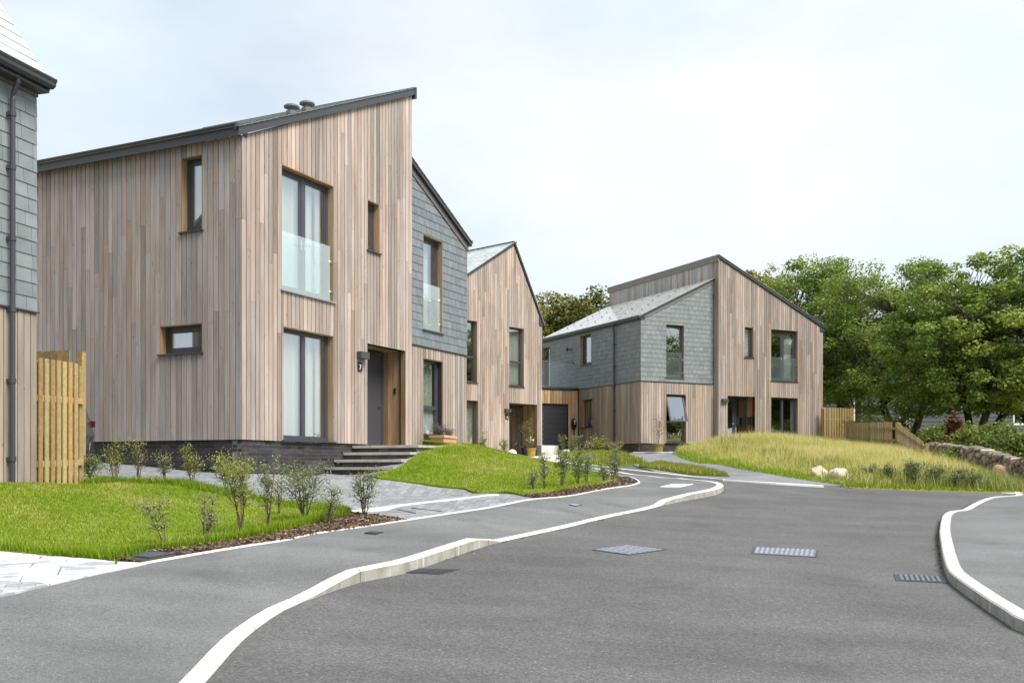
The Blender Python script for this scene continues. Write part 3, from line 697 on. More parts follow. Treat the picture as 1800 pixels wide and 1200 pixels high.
# ---- the big timber house: main wing gable and side wall, lower slate-hung wing
h7 = thing('house', (-5.04, 18.67, .54), 'large timber house with a brick plinth and steps to its recessed dark door', 'house', 'houses along the lane')
f7 = Fac(O7, u7, w7); s7 = Fac(O7, w7, u7); f7s = Fac(O7+w7*.33, u7, w7); DEP7 = 6.6; Z7 = .54
pb7 = Pieces('board', WOOD); ps7 = Pieces('slate', SLATE); pk7 = Pieces('brick', BRICK); pr7 = Pieces('slate', RSLATE)
top7 = lambda t: 6.20+.468*t
ops = [(1.16, 2.90, 3.53, 5.99), (4.17, 4.66, 4.90, 6.02), (1.21, 2.90, .57, 2.81), (4.17, 5.78, .50, 2.80)]
wl = wall(h7, f7, .02, 6.08, Z7, top7, ops); boards(pb7, wl, f7, 0, 6.08, Z7, top7, ops, FRONT7)
tops = lambda t: 6.22
ops_s = [(.96, 1.49, 4.55, 5.98), (.96, 2.04, 2.22, 2.77)]
wls = wall(h7, s7, .2, DEP7, Z7, tops, ops_s); boards(pb7, wls, s7, .024, DEP7, Z7, tops, ops_s, SIDE7, var=.11)
wr = wall(h7, f7, 6.08, 6.10, Z7, lambda t: 9.07, [], d0=.03, d1=DEP7)
wall(h7, f7, .2, 6.08, Z7, top7, [], d0=DEP7-.2, d1=DEP7, mat=GREYB)
e7 = lambda t: 7.46-.465*(t-6.66)
top7s = lambda t: 7.42-.457*(t-6.66)
ops_l = [(7.16, 8.17, .60, 2.79)]; ops_u = [(7.16, 8.15, 3.53, 5.91)]
wl2 = wall(h7, f7s, 6.10, 9.50, Z7, top7s, ops_l+ops_u); boards(pb7, wl2, f7s, 6.09, 9.48, Z7, lambda t: 3.06, ops_l, (.298, .243, .212))
slates(ps7, wl2, f7s, 6.09, 9.52, 3.09, lambda t: top7s(t)-.03, ops_u, SLC)
fl = MB(); f7s.box(fl, 6.09, 9.54, -.03, .03, 3.062, 3.085); fl.build('flashing', METAL, h7)
vb = MB()
for k in range(12):
    a, b = 6.09+(9.55-6.09)*k/12, 6.09+(9.55-6.09)*(k+1)/12; vb.hexa(f7s.hex(a, b, -.02, .02, top7s(a)-.16, 0, 0)[:4]+[f7s.P(a, -.02, top7s(a)), f7s.P(b, -.02, top7s(b)), f7s.P(b, .02, top7s(b)), f7s.P(a, .02, top7s(a))]) if False else vb.hexa([f7s.P(a, -.02, top7s(a)-.17), f7s.P(b, -.02, top7s(b)-.17), f7s.P(b, .008, top7s(b)-.17), f7s.P(a, .008, top7s(a)-.17), f7s.P(a, -.02, top7s(a)), f7s.P(b, -.02, top7s(b)), f7s.P(b, .008, top7s(b)), f7s.P(a, .008, top7s(a))])
vb.build('verge_board', plain('grey_verge_board', (.13, .115, .12), .6), h7)
wall(h7, Fac(f7s.P(9.52, 0, 0)[:2], w7, -u7), .02, DEP7-.33, Z7, lambda t: 6.1, [], mat=GREYB)
wall(h7, f7s, 6.1, 9.3, Z7, top7s, [], d0=DEP7-.53, d1=DEP7-.33, mat=GREYB)
roof(h7, f7, [(-.16, 6.31), (6.15, 9.178)], -.07, DEP7+.05, .155, {(-.16, 6.15)}, pc=pr7, wid=.3, col=(.26, .28, .28))
roof(h7, f7s, [(6.1, top7s(6.1)+.11), (9.62, top7s(9.62)+.11)], -.09, DEP7-.3, .10, {(6.1, 9.62)}, pc=pr7, wid=.3)
rb = MB(); f7.box(rb, 6.10, 6.17, -.08, DEP7, 8.92, 9.19); rb.build('ridge_flashing', METAL, h7)
gutter(h7, f7, -.02, DEP7, -.07, 6.385); fb = MB(); f7.box(fb, -.068, -.002, .0, DEP7, 6.215, 6.25); f7.box(fb, -.068, -.04, .0, DEP7, 6.25, 6.385); fb.build('fascia', METAL, h7)
eb = MB(); eb.prism([f7.P(-.20, -.03, 6.40), f7.P(-.20, -.03, 6.25), f7.P(.0, -.03, 6.23), f7.P(.13, -.03, 6.20), f7.P(.13, -.03, 6.36)], w7*.028); eb.build('eave_cap', METAL, h7)
gutter(h7, f7s, -.06, DEP7-.33, 9.60, 6.27, 1)
eb = MB(); f7s.box(eb, 9.36, 9.62, -.035, -.022, 6.16, 6.30); eb.build('eave_cap', METAL, h7)
plinth(pk7, h7, f7, .035, 5.2, -.35, Z7-.015); plinth(pk7, h7, s7, .14, 6.5, -.35, Z7-.015); plinth(pk7, h7, f7s, 6.1, 9.45, .1, Z7-.015)
floors(h7, f7, .25, 9.2, .45, DEP7-.6, (.52, 3.2))
window(h7, f7, 1.16, 2.90, 3.53, 5.99, v=(.5,), juliet=1.17, sash=True, handles=True, sillmat=STEEL, curtains=((.03, .78), (.86, .98)))
window(h7, f7, 4.17, 4.66, 4.90, 6.02, blind=((0, 0), 0, 1), sash=True)
window(h7, f7, 1.21, 2.90, .57, 2.81, v=(.5,), sillmat=FRAME, curtains=((.02, .80), (.86, .98)), fw=.075)
porch(h7, pb7, f7, 4.17, 5.78, .50, 2.80, .62)
window(h7, f7s, 7.16, 8.15, 3.53, 5.91, juliet=1.17, sash=True, sillmat=STEEL, revcol=(.30, .19, .10), curtains=((.0, .75),))
window(h7, f7s, 7.16, 8.17, .60, 2.79, h=(.44,), blind=((0, 0), .25, 1), curtains=((.02, .9, .44),), revcol=(.31, .20, .105))
window(h7, s7, .96, 1.49, 4.55, 5.98, sash=True, curtains=((.55, .95),)); window(h7, s7, .96, 2.04, 2.22, 2.77, sash=True)
for p in (pb7, ps7, pk7): p.flush()
pr7.limit = 0; pr7.flush()
for k, (t, d) in enumerate(((2.50, .8), (3.03, .8))):
    mb = MB(); b0 = f7.P(t, d, 6.36+.454*t); mb.lathe(b0, [(.13, 0), (.13, .07), (.09, .09), (.08, .15)], 8); mb.lathe(b0+Vector((0, 0, .14)), [(.08, 0), (.17, .02), (.165, .05), (.10, .085), (.02, .095)], 14); mb.build('flue_cowl', plain('lead_grey', (.12, .12, .13), .6), h7)
def wall_lamp(fac, t, z, label, group='box lamps beside the doors'):
    mb = MB(); fac.box(mb, t-.16, t+.16, -.13, -.002, z-.075, z+.075); o = mb.build('wall_lamp', plain('lamp_grey', (.055, .055, .06), .5), None, loc=fac.P(t, 0, z)); return tag(o, label, 'wall lamp', group)
def text_mesh(parent, s, fac, t, z, d, size, mat, name='digit'):
    cu = bpy.data.curves.new('digit', 'FONT'); cu.body = s; cu.size = size; cu.extrude = .002; cu.align_x = 'CENTER'; cu.align_y = 'CENTER'
    tmp = bpy.data.objects.new('digit', cu); COL.objects.link(tmp); dg = bpy.context.evaluated_depsgraph_get(); me = bpy.data.meshes.new_from_object(tmp.evaluated_get(dg)); bpy.data.objects.remove(tmp)
    c = fac.P(t, d, z); v = [c+fac.u*q.co.x+Vector((0, 0, q.co.y))-fac.w*q.co.z for q in me.vertices]; f = [tuple(p.vertices) for p in me.polygons]
    mb = MB(); mb.add(v, f); return mb.build(name, mat, parent)
def plate(fac, t, z, s, label):
    mb = MB(); fac.box(mb, t-.085, t+.085, -.022, -.004, z-.10, z+.10); o = mb.build('number_plate', BLACK, None, loc=fac.P(t, 0, z)); tag(o, label, 'house number', 'house number plates'); text_mesh(o, s, fac, t, z-.02, -.024, .16, WHITE); return o
wall_lamp(f7, 3.90, 2.50, 'grey box lamp on timber above the number 7 plate'); plate(f7, 3.85, 2.25, '7', 'black house number plate reading 7 beside the dark door')
mb = MB(); q7 = Fac(f7.P(5.78, 0, 0)[:2], w7, u7); q7.box(mb, .27, .32, -.02, -.002, 1.78, 1.92); tag(mb.build('doorbell', BLACK, None, loc=q7.P(.3, 0, 1.85)), 'small black doorbell on the orange boards of the porch', 'doorbell')
# ---- steps up to the door of the big house
steps = thing('entrance_steps', tuple(f7.P(3.6, -.8, -.14)), 'flight of four brick steps with slab treads beside the grassy mound', 'steps')
pcs = Pieces('brick', BRICK); tz = [.50, .345, .19, .03]; tt = [3.64, 3.30, 2.96, 2.64]; sf = Fac(f7.O, -w7, u7)
for k in range(4):
    z, t = tz[k], tt[k]; tb = MB(); end = 5.95 if k == 0 else tt[k-1]+.06
    for j in range(3): tb.hexa(f7.hex(t-.03, end, -1.66+.545*j+.002, -1.66+.545*(j+1)-.002 if j < 2 else .02, z-.055, z, z))
    tb.build('tread', STEP, steps); cb = MB(); f7.box(cb, t+.008, end, -1.6, .02, -.45, z-.056); c = cb.build('riser', MORTAR, steps)
    for r in range(2 if k == 3 else 1):
        x = -.02
        while x < 1.58:
            x1 = min(x+.215, 1.58); zz = z-.062-.095*(r+1)+.0; pcs.add(c, [sf.P(x, t, zz), sf.P(x1, t, zz), sf.P(x1, t+.09, zz), sf.P(x, t+.09, zz), sf.P(x, t, zz+.088), sf.P(x1, t, zz+.088), sf.P(x1, t+.09, zz+.088), sf.P(x, t+.09, zz+.088)], vary((.05, .043, .042), .25, .08)); x += .225
pcs.flush()

# ---- the narrow gabled timber house behind
O8 = Vector((1.35, 44.8, 0)); u8 = Vector((.668, .744, 0)).normalized(); w8 = Vector((-u8.y, u8.x, 0)); Z8 = .56
h8 = thing('house', (1.35, 44.8, Z8), 'narrow gabled timber house with a steep peak between the two larger houses', 'house', 'houses along the lane')
f8 = Fac(O8, u8, w8); p8 = Pieces('board', WOOD); r8 = Pieces('slate', RSLATE)
def top8(t): return min(9.66+.60*(t+1.9), 9.66-1.70*(t+1.9)) if t > -7.3 else 6.4
ops8 = [(-2.20, -1.23, 3.56, 6.12), (-5.18, -4.19, 3.56, 6.12), (-2.20, -.34, .52, 2.83), (-5.18, -4.13, .62, 2.82)]
wl = wall(h8, f8, -7.28, -.02, Z8, top8, ops8, extra=(-1.9,)); boards(p8, wl, f8, -7.3, 0, Z8, top8, ops8, (.335, .263, .221), lens=(1.2, 3.2), extra=(-1.9,))
wall(h8, Fac(O8, w8, -u8), .2, 7, Z8, lambda t: 6.3, [], mat=GREYB); wall(h8, Fac(f8.P(-7.3, 0, 0)[:2], w8, u8), .2, 7, Z8, lambda t: 6.2, [], mat=GREYB); wall(h8, f8, -7.1, -.2, Z8, top8, [], d0=6.8, d1=7, extra=(-1.9,), mat=GREYB)
roof(h8, f8, [(-7.45, 6.40), (-1.9, 9.80), (.10, 6.42)], -.06, 7.1, .10, {(-7.45, -1.9), (-1.9, .10)}, pc=r8, wid=.28)
mb = MB(); f8.box(mb, -2.0, -1.8, -.08, 7.1, 9.74, 9.82); mb.build('ridge_tile', METAL, h8)
mb = MB(); e1 = Vector((-2.75, 0, 9.28+.04)); A = [f8.P(-2.35, 1.4+1.1*k, 9.80-.60*.45+.05) for k in (0, 1)]
for k in range(3): mb.hexa([f8.P(-4.3, 2.6+1.12*k, 8.33+.05), f8.P(-2.5, 2.6+1.12*k, 9.42+.05), f8.P(-2.5, 3.7+1.12*k, 9.42+.05), f8.P(-4.3, 3.7+1.12*k, 8.33+.05), f8.P(-4.3, 2.6+1.12*k, 8.37+.05), f8.P(-2.5, 2.6+1.12*k, 9.46+.05), f8.P(-2.5, 3.7+1.12*k, 9.46+.05), f8.P(-4.3, 3.7+1.12*k, 8.37+.05)])
mb.build('solar_panel', plain('solar_glass', (.02, .022, .035), .12), h8)
gutter(h8, f8, -.05, 7, .08, 6.46, 1); mb = MB(); mb.prism([f8.P(-.22, -.03, 6.78), f8.P(-.22, -.03, 6.38), f8.P(.10, -.03, 6.34), f8.P(.12, -.03, 6.46)], w8*.026); mb.build('eave_cap', METAL, h8)
floors(h8, f8, -7, -.25, 1.2, 6.8, (.52, 3.2))
window(h8, f8, -2.20, -1.23, 3.56, 6.12, h=(.42,), curtains=((.02, .98),), revcol=(.25, .16, .09)); window(h8, f8, -5.18, -4.19, 3.56, 6.12, h=(.42,), curtains=((.02, .6),), revcol=(.25, .16, .09))
window(h8, f8, -5.18, -4.13, .62, 2.82, curtains=((.0, 1),), revcol=(.25, .16, .09))
porch(h8, p8, f8, -2.20, -.34, .52, 2.83, .85, glazed=False, side=.5); p8.flush(); r8.flush()
wall_lamp(f8, -2.36, 2.48, 'grey box lamp on the corner of the narrow gabled house'); plate(f8, -2.36, 2.22, '5', 'black house number plate reading 5 under a box lamp')

# ---- the pale timber and slate house on the right, with the glazed terrace over its garage
JULG[0] = BALGLASS
O9 = Vector((5.62, 43.6, 0)); u9 = Vector((.8944, .4472, 0)); w9 = Vector((-.4472, .8944, 0)); Z9 = 1.10
h9 = thing('house', (5.62, 43.6, Z9), 'timber and slate house with a split mono pitched roof beyond the grassy bank', 'house', 'houses along the lane')
f9 = Fac(O9, u9, w9); f9t = Fac(O9-w9*.33, u9, w9); s9 = Fac(O9, w9, u9)
p9 = Pieces('board', WOOD); q9 = Pieces('slate', SLATE); k9 = Pieces('brick', BRICK); r9 = Pieces('slate', RSLATE)
top9 = lambda t: 6.62+.485*t; W9 = (.308, .247, .207); SL9 = (.172, .193, .203)
ops_l = [(1.33, 2.40, 1.14, 3.29)]; ops_u = [(1.32, 2.29, 4.04, 6.37)]
wl = wall(h9, f9, .02, 3.94, Z9, top9, ops_l+ops_u); boards(p9, wl, f9, 0, 3.93, Z9, lambda t: 3.80, ops_l, W9); slates(q9, wl, f9, -.01, 3.93, 3.83, top9, ops_u, SL9)
ops_sl = [(4.07, 5.05, 1.96, 3.30)]; ops_su = [(4.20, 5.21, 4.95, 6.38), (8.25, 9.0, 3.9, 6.2)]
ws = wall(h9, s9, .2, 9.0, Z9, lambda t: 6.66, ops_sl+ops_su); boards(p9, ws, s9, .024, 5.36, Z9, lambda t: 3.80, ops_sl, (.29, .235, .195)); slates(q9, ws, s9, .012, 9.0, 3.83, lambda t: 6.64, ops_su, SL9)
fl = MB(); f9.box(fl, -.03, 3.92, -.03, .02, 3.80, 3.825); s9.box(fl, .02, 5.36, -.03, .02, 3.80, 3.825); fl.build('flashing', METAL, h9)
top9t = lambda t: 9.46-.443*(t-3.94)
ops_t = [(5.43, 5.94, 5.08, 6.46), (6.98, 8.60, 4.08, 6.46), (6.98, 8.60, 1.14, 3.31), (4.46, 6.04, 1.06, 3.29)]
wt = wall(h9, f9t, 3.96, 10.16, Z9, top9t, ops_t); boards(p9, wt, f9t, 3.94, 10.17, Z9, top9t, ops_t, (.292, .237, .202))
c9 = Fac(f9t.P(3.94, 0, 0)[:2], w9, u9)
wc = wall(h9, c9, .2, 9.2, Z9, lambda t: 9.36, []); boards(p9, wc, c9, .024, .345, Z9, lambda t: 9.36, [], W9); boards(p9, wc, c9, .345, 9.2, 7.9, lambda t: 9.36, [], GREYED)
cp = MB()
for k in range(11): c9.box(cp, -.03+.85*k, -.03+.85*(k+1)-.006, -.05, .03, 9.32, 9.60)
cp.build('coping', plain('weathered_coping', (.16, .145, .125), .7), h9)
wall(h9, Fac(f9t.P(10.16, 0, 0)[:2], w9, -u9), .2, 9.2, Z9, lambda t: 6.6, [], mat=GREYB); wall(h9, f9t, 4.1, 10.0, Z9, top9t, [], d0=9.0, d1=9.2, mat=GREYB); wall(h9, f9, .2, 3.94, Z9, top9, [], d0=8.8, d1=9.0, mat=GREYB)
roof(h9, f9, [(-.14, 6.62), (3.93, 8.60)], -.07, 9.06, .10, {(-.14, 3.93)}, pc=r9, wid=.3, col=(.62, .64, .65)); roof(h9, f9t, [(3.90, 9.61), (10.28, 6.78)], -.06, 9.25, .12, {(3.90, 10.28)}, pc=r9, wid=.3)
sg = MB()
for k in range(4):
    for j in range(6): a = .8+.75*k; d = 1.1+1.35*j+(.6 if k % 2 else 0); z = lambda t: 6.62+.4865*(t+.14)+.035; sg.hexa([f9.P(a, d, z(a)), f9.P(a+.04, d, z(a+.04)), f9.P(a+.04, d+.09, z(a+.04)), f9.P(a, d+.09, z(a)), f9.P(a, d, z(a)+.03), f9.P(a+.04, d, z(a+.04)+.03), f9.P(a+.04, d+.09, z(a+.04)+.03), f9.P(a, d+.09, z(a)+.03)])
sg.build('snow_guard', METAL, h9)
gutter(h9, f9, -.05, 9.0, -.05, 6.66); gb = MB(); f9.box(gb, -.05, -.015, 0, 9.0, 6.48, 6.62); gb.build('fascia', METAL, h9)
eb = MB(); eb.prism([f9.P(-.18, -.03, 6.66), f9.P(-.18, -.03, 6.52), f9.P(.2, -.03, 6.52), f9.P(.2, -.03, 6.70)], w9*.028); eb.build('eave_cap', METAL, h9)
mb = MB()
for k in range(10):
    a, b = .2+3.7*k/10, .2+3.7*(k+1)/10; mb.hexa([f9.P(a, -.03, top9(a)-.14), f9.P(b, -.03, top9(b)-.14), f9.P(b, .01, top9(b)-.14), f9.P(a, .01, top9(a)-.14), f9.P(a, -.03, top9(a)), f9.P(b, -.03, top9(b)), f9.P(b, .01, top9(b)), f9.P(a, .01, top9(a))])
mb.build('verge_board', plain('pale_verge_board', (.20, .185, .18), .6), h9)
eb = MB(); eb.prism([f9t.P(9.98, -.03, 6.86), f9t.P(9.98, -.03, 6.52), f9t.P(10.26, -.03, 6.52), f9t.P(10.30, -.03, 6.74)], w9*.028); eb.build('eave_cap', METAL, h9); gutter(h9, f9t, -.05, 9, 10.22, 6.74, 1)
plinth(k9, h9, f9, .035, 3.94, .4, Z9-.015); plinth(k9, h9, s9, .14, 5.3, .4, Z9-.015); plinth(k9, h9, f9t, 3.98, 10.1, .7, Z9-.015)
dp = MB(); dp.tube([s9.P(2.11, -.12, 6.55), s9.P(2.11, -.11, 6.40), s9.P(2.11, -.06, 6.25), s9.P(2.11, -.06, .75)], .04, 10)
for z in (5.6, 4.6, 3.75, 2.6, 1.5): dp.tube([s9.P(2.11, -.06, z), s9.P(2.11, -.06, z+.06)], .052, 10); s9.box(dp, 2.06, 2.16, -.04, -.005, z, z+.05)
dp.build('downpipe', METAL, h9)
floors(h9, f9, .25, 3.7, .5, 8.7, (1.08, 3.9)); floors(h9, f9t, 4.2, 9.9, .9, 8.9, (1.08, 3.9))
DK = (.24, .16, .10)
window(h9, f9, 1.32, 2.29, 4.04, 6.37, sash=True, juliet=1.1, sillmat=STEEL, revcol=DK); window(h9, f9, 1.33, 2.40, 1.14, 3.29, h=(.43,), opened=True, revcol=DK)
window(h9, s9, 4.20, 5.21, 4.95, 6.38, sash=True); window(h9, s9, 4.07, 5.05, 1.96, 3.30, v=(.5,)); window(h9, s9, 8.25, 9.0, 3.9, 6.2, sill=False)
window(h9, f9t, 5.43, 5.94, 5.08, 6.46, blind=((0, 0), 0, 1), revcol=DK); window(h9, f9t, 6.98, 8.60, 4.08, 6.46, v=(.5,), sash=True, handles=True, juliet=1.1, curtains=((.62, .9),), revcol=DK, sillmat=STEEL)
window(h9, f9t, 6.98, 8.60, 1.14, 3.31, v=(.5,), curtains=((.9, 1.0),), revcol=DK); porch(h9, p9, f9t, 4.46, 6.04, 1.06, 3.29, .64, glazed=True, side=.42)
for p in (p9, q9, k9): p.flush()
r9.flush()
wall_lamp(f9t, 4.26, 3.06, 'grey box lamp left of the glazed porch behind the grassy bank')
qb = Fac(f9t.P(6.04, 0, 0)[:2], w9, u9); mb = MB(); qb.box(mb, .12, .42, -.13, -.002, 2.0, 2.36); qb.box(mb, .10, .44, -.15, -.002, 2.36, 2.38); tag(mb.build('mailbox', BLACK, None, loc=qb.P(.3, 0, 2)), 'black letterbox on the porch wall beside the glazed door', 'mailbox')
for k, (t, z) in enumerate(((8.35, 5.83), (6.25, 5.84))):
    mb = MB(); mb.tube([s9.P(t, -.14, z-.10), s9.P(t, -.14, z+.09)], .055, 12); s9.box(mb, t-.03, t+.03, -.1, .0, z-.03, z+.03)
    tag(mb.build('spotlight', METAL, None, loc=s9.P(t, 0, z)), ('dark wall spotlight on slates nearest the narrow gabled house', 'dark wall spotlight on slates nearer the slate framed window')[k], 'spotlight', 'spotlights above the terrace')
# garage link with the terrace on top
gar = thing('garage', (3.2, 48.35, .9), 'timber clad garage with a dark door and a glass railed terrace on its roof', 'garage')
pg = Pieces('board', WOOD); fg = Fac((3.2, 48.35), (-u9.x, -u9.y), (w9.x, w9.y)); ZG = .9
og = [(.56, 3.0, ZG, 3.09)]; wl = wall(gar, fg, .02, 3.6, ZG-.2, lambda t: 3.76, og); boards(pg, wl, fg, .02, 3.6, ZG, lambda t: 3.74, og, (.38, .235, .12), var=.2, lens=(4, 5), pitch=.16)
mb = MB()
for k in range(9): fg.box(mb, .56, 3.0, .10+.004*(k % 2), .14, ZG+.01+k*.243, ZG+.01+(k+1)*.243-.008)
mb.build('door', plain('garage_door', (.032, .032, .04), .45), gar)
mb = MB(); fg.box(mb, .0, 3.7, .0, 3.5, 3.765, 3.86); fg.box(mb, -.0, 3.7, -.05, -.001, 3.775, 3.87); mb.build('roof', METAL, gar)
mb = MB(); fg.box(mb, .0, 3.7, -.055, -.002, 3.872, 3.92); mb.build('rail_base', STEEL, gar)
for a, b in ((.22, 1.28), (1.31, 2.4), (2.43, 3.6)): mb = MB(); fg.box(mb, a, b, .02, .035, 3.93, 5.06); mb.build('glass_panel', BALGLASS, gar)
mb = MB(); mb.tube([fg.P(.20, .03, 5.0), fg.P(.23, .03, 5.08), fg.P(.30, .03, 5.09), fg.P(3.6, .03, 5.09)], .017, 8); mb.build('handrail', METAL, gar); pg.flush()
mb = MB(); c = fg.P(.26, -.09, 2.14); mb.add([c+fg.u*(.145*math.cos(a)*k)+Vector((0, 0, .29*math.sin(a)*k))+fg.w*d for k, d in ((1, .085), (1, .03), (.72, -.03)) for a in [2*math.pi*i/24 for i in range(24)]], [(i+24*r, (i+1) % 24+24*r, (i+1) % 24+24*(r+1), i+24*(r+1)) for r in range(2) for i in range(24)]+[tuple(range(48, 72))])
ch = tag(mb.build('charging_point', BLACK, None, loc=c), 'oval black car charging point on timber right of the garage door', 'charger')
mb = MB(); fg.box(mb, .23, .30, -.127, -.122, 2.20, 2.34); fg.box(mb, .24, .28, -.127, -.122, 2.12, 2.17); mb.build('front_plate', plain('pale_plastic', (.6, .6, .6), .3), ch)
mb = MB(); mb.tube([fg.P(.24, -.06, 1.88), fg.P(.25, -.05, 1.6), fg.P(.22, -.05, 1.45), fg.P(.27, -.05, 1.65), fg.P(.28, -.06, 1.88)], .016, 6); mb.build('cable', BLACK, ch)

# ---- the house at the left edge
OL = Vector((-6.95, 14.65, 0)); uL = Vector((.2733, .9619, 0)); wL = Vector((-.9619, .2733, 0)); ZL = -.2
hl = thing('house', (-6.95, 14.65, ZL), 'slate and timber house at the edge with a downpipe and a steep pale slate roof', 'house', 'houses along the lane')
fL = Fac(OL, uL, wL); sL = Fac(OL, wL, -uL); pL = Pieces('board', WOOD); qL = Pieces('slate', SLATE); rL = Pieces('slate', RSLATE, 200)
wl = wall(hl, fL, -5, -.02, ZL, lambda t: 5.55, []); boards(pL, wl, fL, -5, 0, ZL, lambda t: 2.26, [], (.31, .262, .23), lens=(4, 5)); slates(qL, wl, fL, -5, .012, 2.29, lambda t: 5.42, [], (.19, .212, .224), .203, .30)
mb = MB(); fL.box(mb, -5, .012, -.012, .0295, 5.425, 5.62); mb.build('eave_board', plain('brown_eave_board', (.14, .115, .11), .7), hl)
mb = MB(); fL.box(mb, -5, .02, -.03, .02, 2.262, 2.285); mb.build('flashing', METAL, hl)
topL = lambda t: min(5.5+1.45*t, 8.9-.55*(t-2.3))
wg = wall(hl, sL, .2, 7, ZL, topL, [], extra=(2.3,)); boards(pL, wg, sL, .024, 7, ZL, topL, [], SIDE7, extra=(2.3,))
wall(hl, fL, -5, -.2, ZL, lambda t: 6.1, [], d0=6.8, d1=7, mat=GREYB); wall(hl, Fac(fL.P(-5, 0, 0)[:2], wL, uL), .2, 6.8, ZL, topL, [], extra=(2.3,), mat=GREYB)
fLr = Fac(OL, wL, -uL); roof(hl, fLr, [(-.20, 5.60), (2.3, 9.15), (7.2, 6.45)], -.03, 5.1, .10, {(-.20, 2.3)}, course=.24, wid=.34, pc=rL, col=(.50, .53, .53))
gutter(hl, Fac(OL, wL, -uL), -.04, 5.0, -.20, 5.66, -1); mb = MB(); fL.box(mb, -5, .02, -.20, -.013, 5.47, 5.50); fL.box(mb, -5, .02, -.20, -.17, 5.50, 5.62); mb.build('fascia', METAL, hl)
mb = MB(); mb.tube([fL.P(-.56, -.17, 5.55), fL.P(-.56, -.17, 5.42), fL.P(-.56, -.09, 5.27), fL.P(-.56, -.08, 5.2), fL.P(-.56, -.08, -.3)], .036, 12)
for z in (4.95, 4.2, 3.2, 2.2, 1.2, .1): mb.tube([fL.P(-.56, -.08, z), fL.P(-.56, -.08, z+.07)], .046, 12); fL.box(mb, -.60, -.52, -.06, -.005, z+.01, z+.06)
mb.build('downpipe', METAL, hl); floors(hl, fL, -4.9, -.2, .3, 6.7, (-.22,))
for p in (pL, qL, rL): p.flush()

# ---- grey building behind the trees
gb_ = thing('building', (24, 66, 1), 'dark grey slate clad building half hidden behind the broad trees', 'building')
fB = Fac((20.5, 61), (.995, -.10), (.10, .995)); opsb = [(.3, .9, 2.6, 4.6), (3.0, 3.7, 2.2, 4.2), (9.6, 10.6, 2.6, 4.2)]
wall(gb_, fB, -1.5, 24, 0, lambda t: 6.6, opsb, mat=GREYB, d0=.0, d1=.3)
wall(gb_, fB, -1.5, 24, 0, lambda t: 6.6, [], mat=GREYB, d0=9.7, d1=10); wall(gb_, Fac(fB.P(-1.5, 0, 0)[:2], (.10, .995), (.995, -.10)), .31, 9.69, 0, lambda t: 6.6, [], mat=GREYB, d0=0, d1=.2); wall(gb_, Fac(fB.P(24, 0, 0)[:2], (.10, .995), (-.995, .10)), .31, 9.69, 0, lambda t: 6.6, [], mat=GREYB, d0=0, d1=.2)
mb = MB()
for k in range(26):
    for a, b in zip(breaks(-1.5, 24, opsb), breaks(-1.5, 24, opsb)[1:]):
        z = .2+k*.24
        if any(o[0] < (a+b)/2 < o[1] and o[2]-.2 < z < o[3] for o in opsb): continue
        mb.hexa(fB.hex(a, b, -.02, -.001, z, z+.23, z+.23, .02))
mb.build('slate_course', GREYB, gb_, kind='stuff')
for o in opsb: w_ = window(gb_, fB, *o, sill=False, rec=.06, fw=.09); w_.data.materials[0] = WHITE
roof(gb_, Fac((20.5, 61), (.10, .995), (.995, -.10)), [(-.4, 6.5), (5, 9.2), (10.4, 6.5)], -1.8, 24.2, .15)

# ------------------------------------------------------------------ fences
def fence(name, label, A, B, zb, zt, slat=.10, gap=.035, col=(.43, .32, .155), group=None, rails=2, post=True, back=.0):
    A, B = Vector(A), Vector(B); L = (B-A).length; d = (B-A)/L; n_ = Vector((d.y, -d.x, 0)); base = Vector((*((A+B)/2)[:2], zb(.5)))
    o = thing(name, tuple(base), label, 'fence', group); n = int(L/(slat+gap)); pc = Pieces('slat', TAN)
    for k in range(n):
        s = k*(slat+gap); p = A+d*s; f = s/L; z0, z1 = zb(f)+random.uniform(0, .02), zt(f)+random.uniform(-.008, .008); q = p+d*slat; t_ = n_*.02
        pc.add(o, [Vector((*(p)[:2], z0)), Vector((*(q)[:2], z0)), Vector((*(q-t_)[:2], z0)), Vector((*(p-t_)[:2], z0)), Vector((*(p)[:2], z1)), Vector((*(q)[:2], z1)), Vector((*(q-t_)[:2], z1)), Vector((*(p-t_)[:2], z1))], vary(col, .12, .07))
    pc.flush()
    for r in range(rails):
        mb = MB(); mb.tint = vary(col, .08); k = (r+.35)/rails
        z = lambda f: zb(f)+(zt(f)-zb(f))*k; a, b = A-n_*.022, B-n_*.022; h = Vector((0, 0, .09)); mb.hexa([Vector((*a[:2], z(0))), Vector((*b[:2], z(1))), Vector((*(b-n_*.04)[:2], z(1))), Vector((*(a-n_*.04)[:2], z(0)))]+[Vector((*q[:2], zz))+h for q, zz in ((a, z(0)), (b, z(1)), (b-n_*.04, z(1)), (a-n_*.04, z(0)))]); mb.build('rail', TAN, o)
    if post:
        for q, f in ((A, 0), (B, 1)):
            mb = MB(); mb.tint = vary(col, .08); mb.cbox((*(q-n_*.11)[:2], zb(f)-.3), .095, .095, zt(f)-zb(f)+.28, math.atan2(d.y, d.x)); mb.build('post', TAN, o)
    return o
a = OL+uL*.02-wL*.02; b = OL+uL*1.0-wL*.02
fence('fence', 'tan slatted fence panel against the corner of the slate and timber house', a, b, lambda f: -.32+.04*f, lambda f: 1.62, .080, .045, (.37, .258, .112))
fence('fence', 'short return fence panel rising behind the tan slatted panel', OL+uL*1.6+wL*2.6, OL+uL*1.6+wL*.62, lambda f: -.2, lambda f: 1.93, .12, .012, (.34, .24, .11))
def P3(px, py, Y): return Vector(at(px, py, Y))
a, b = P3(1448.5, 766, 47.4), P3(1500, 766, 47.9)
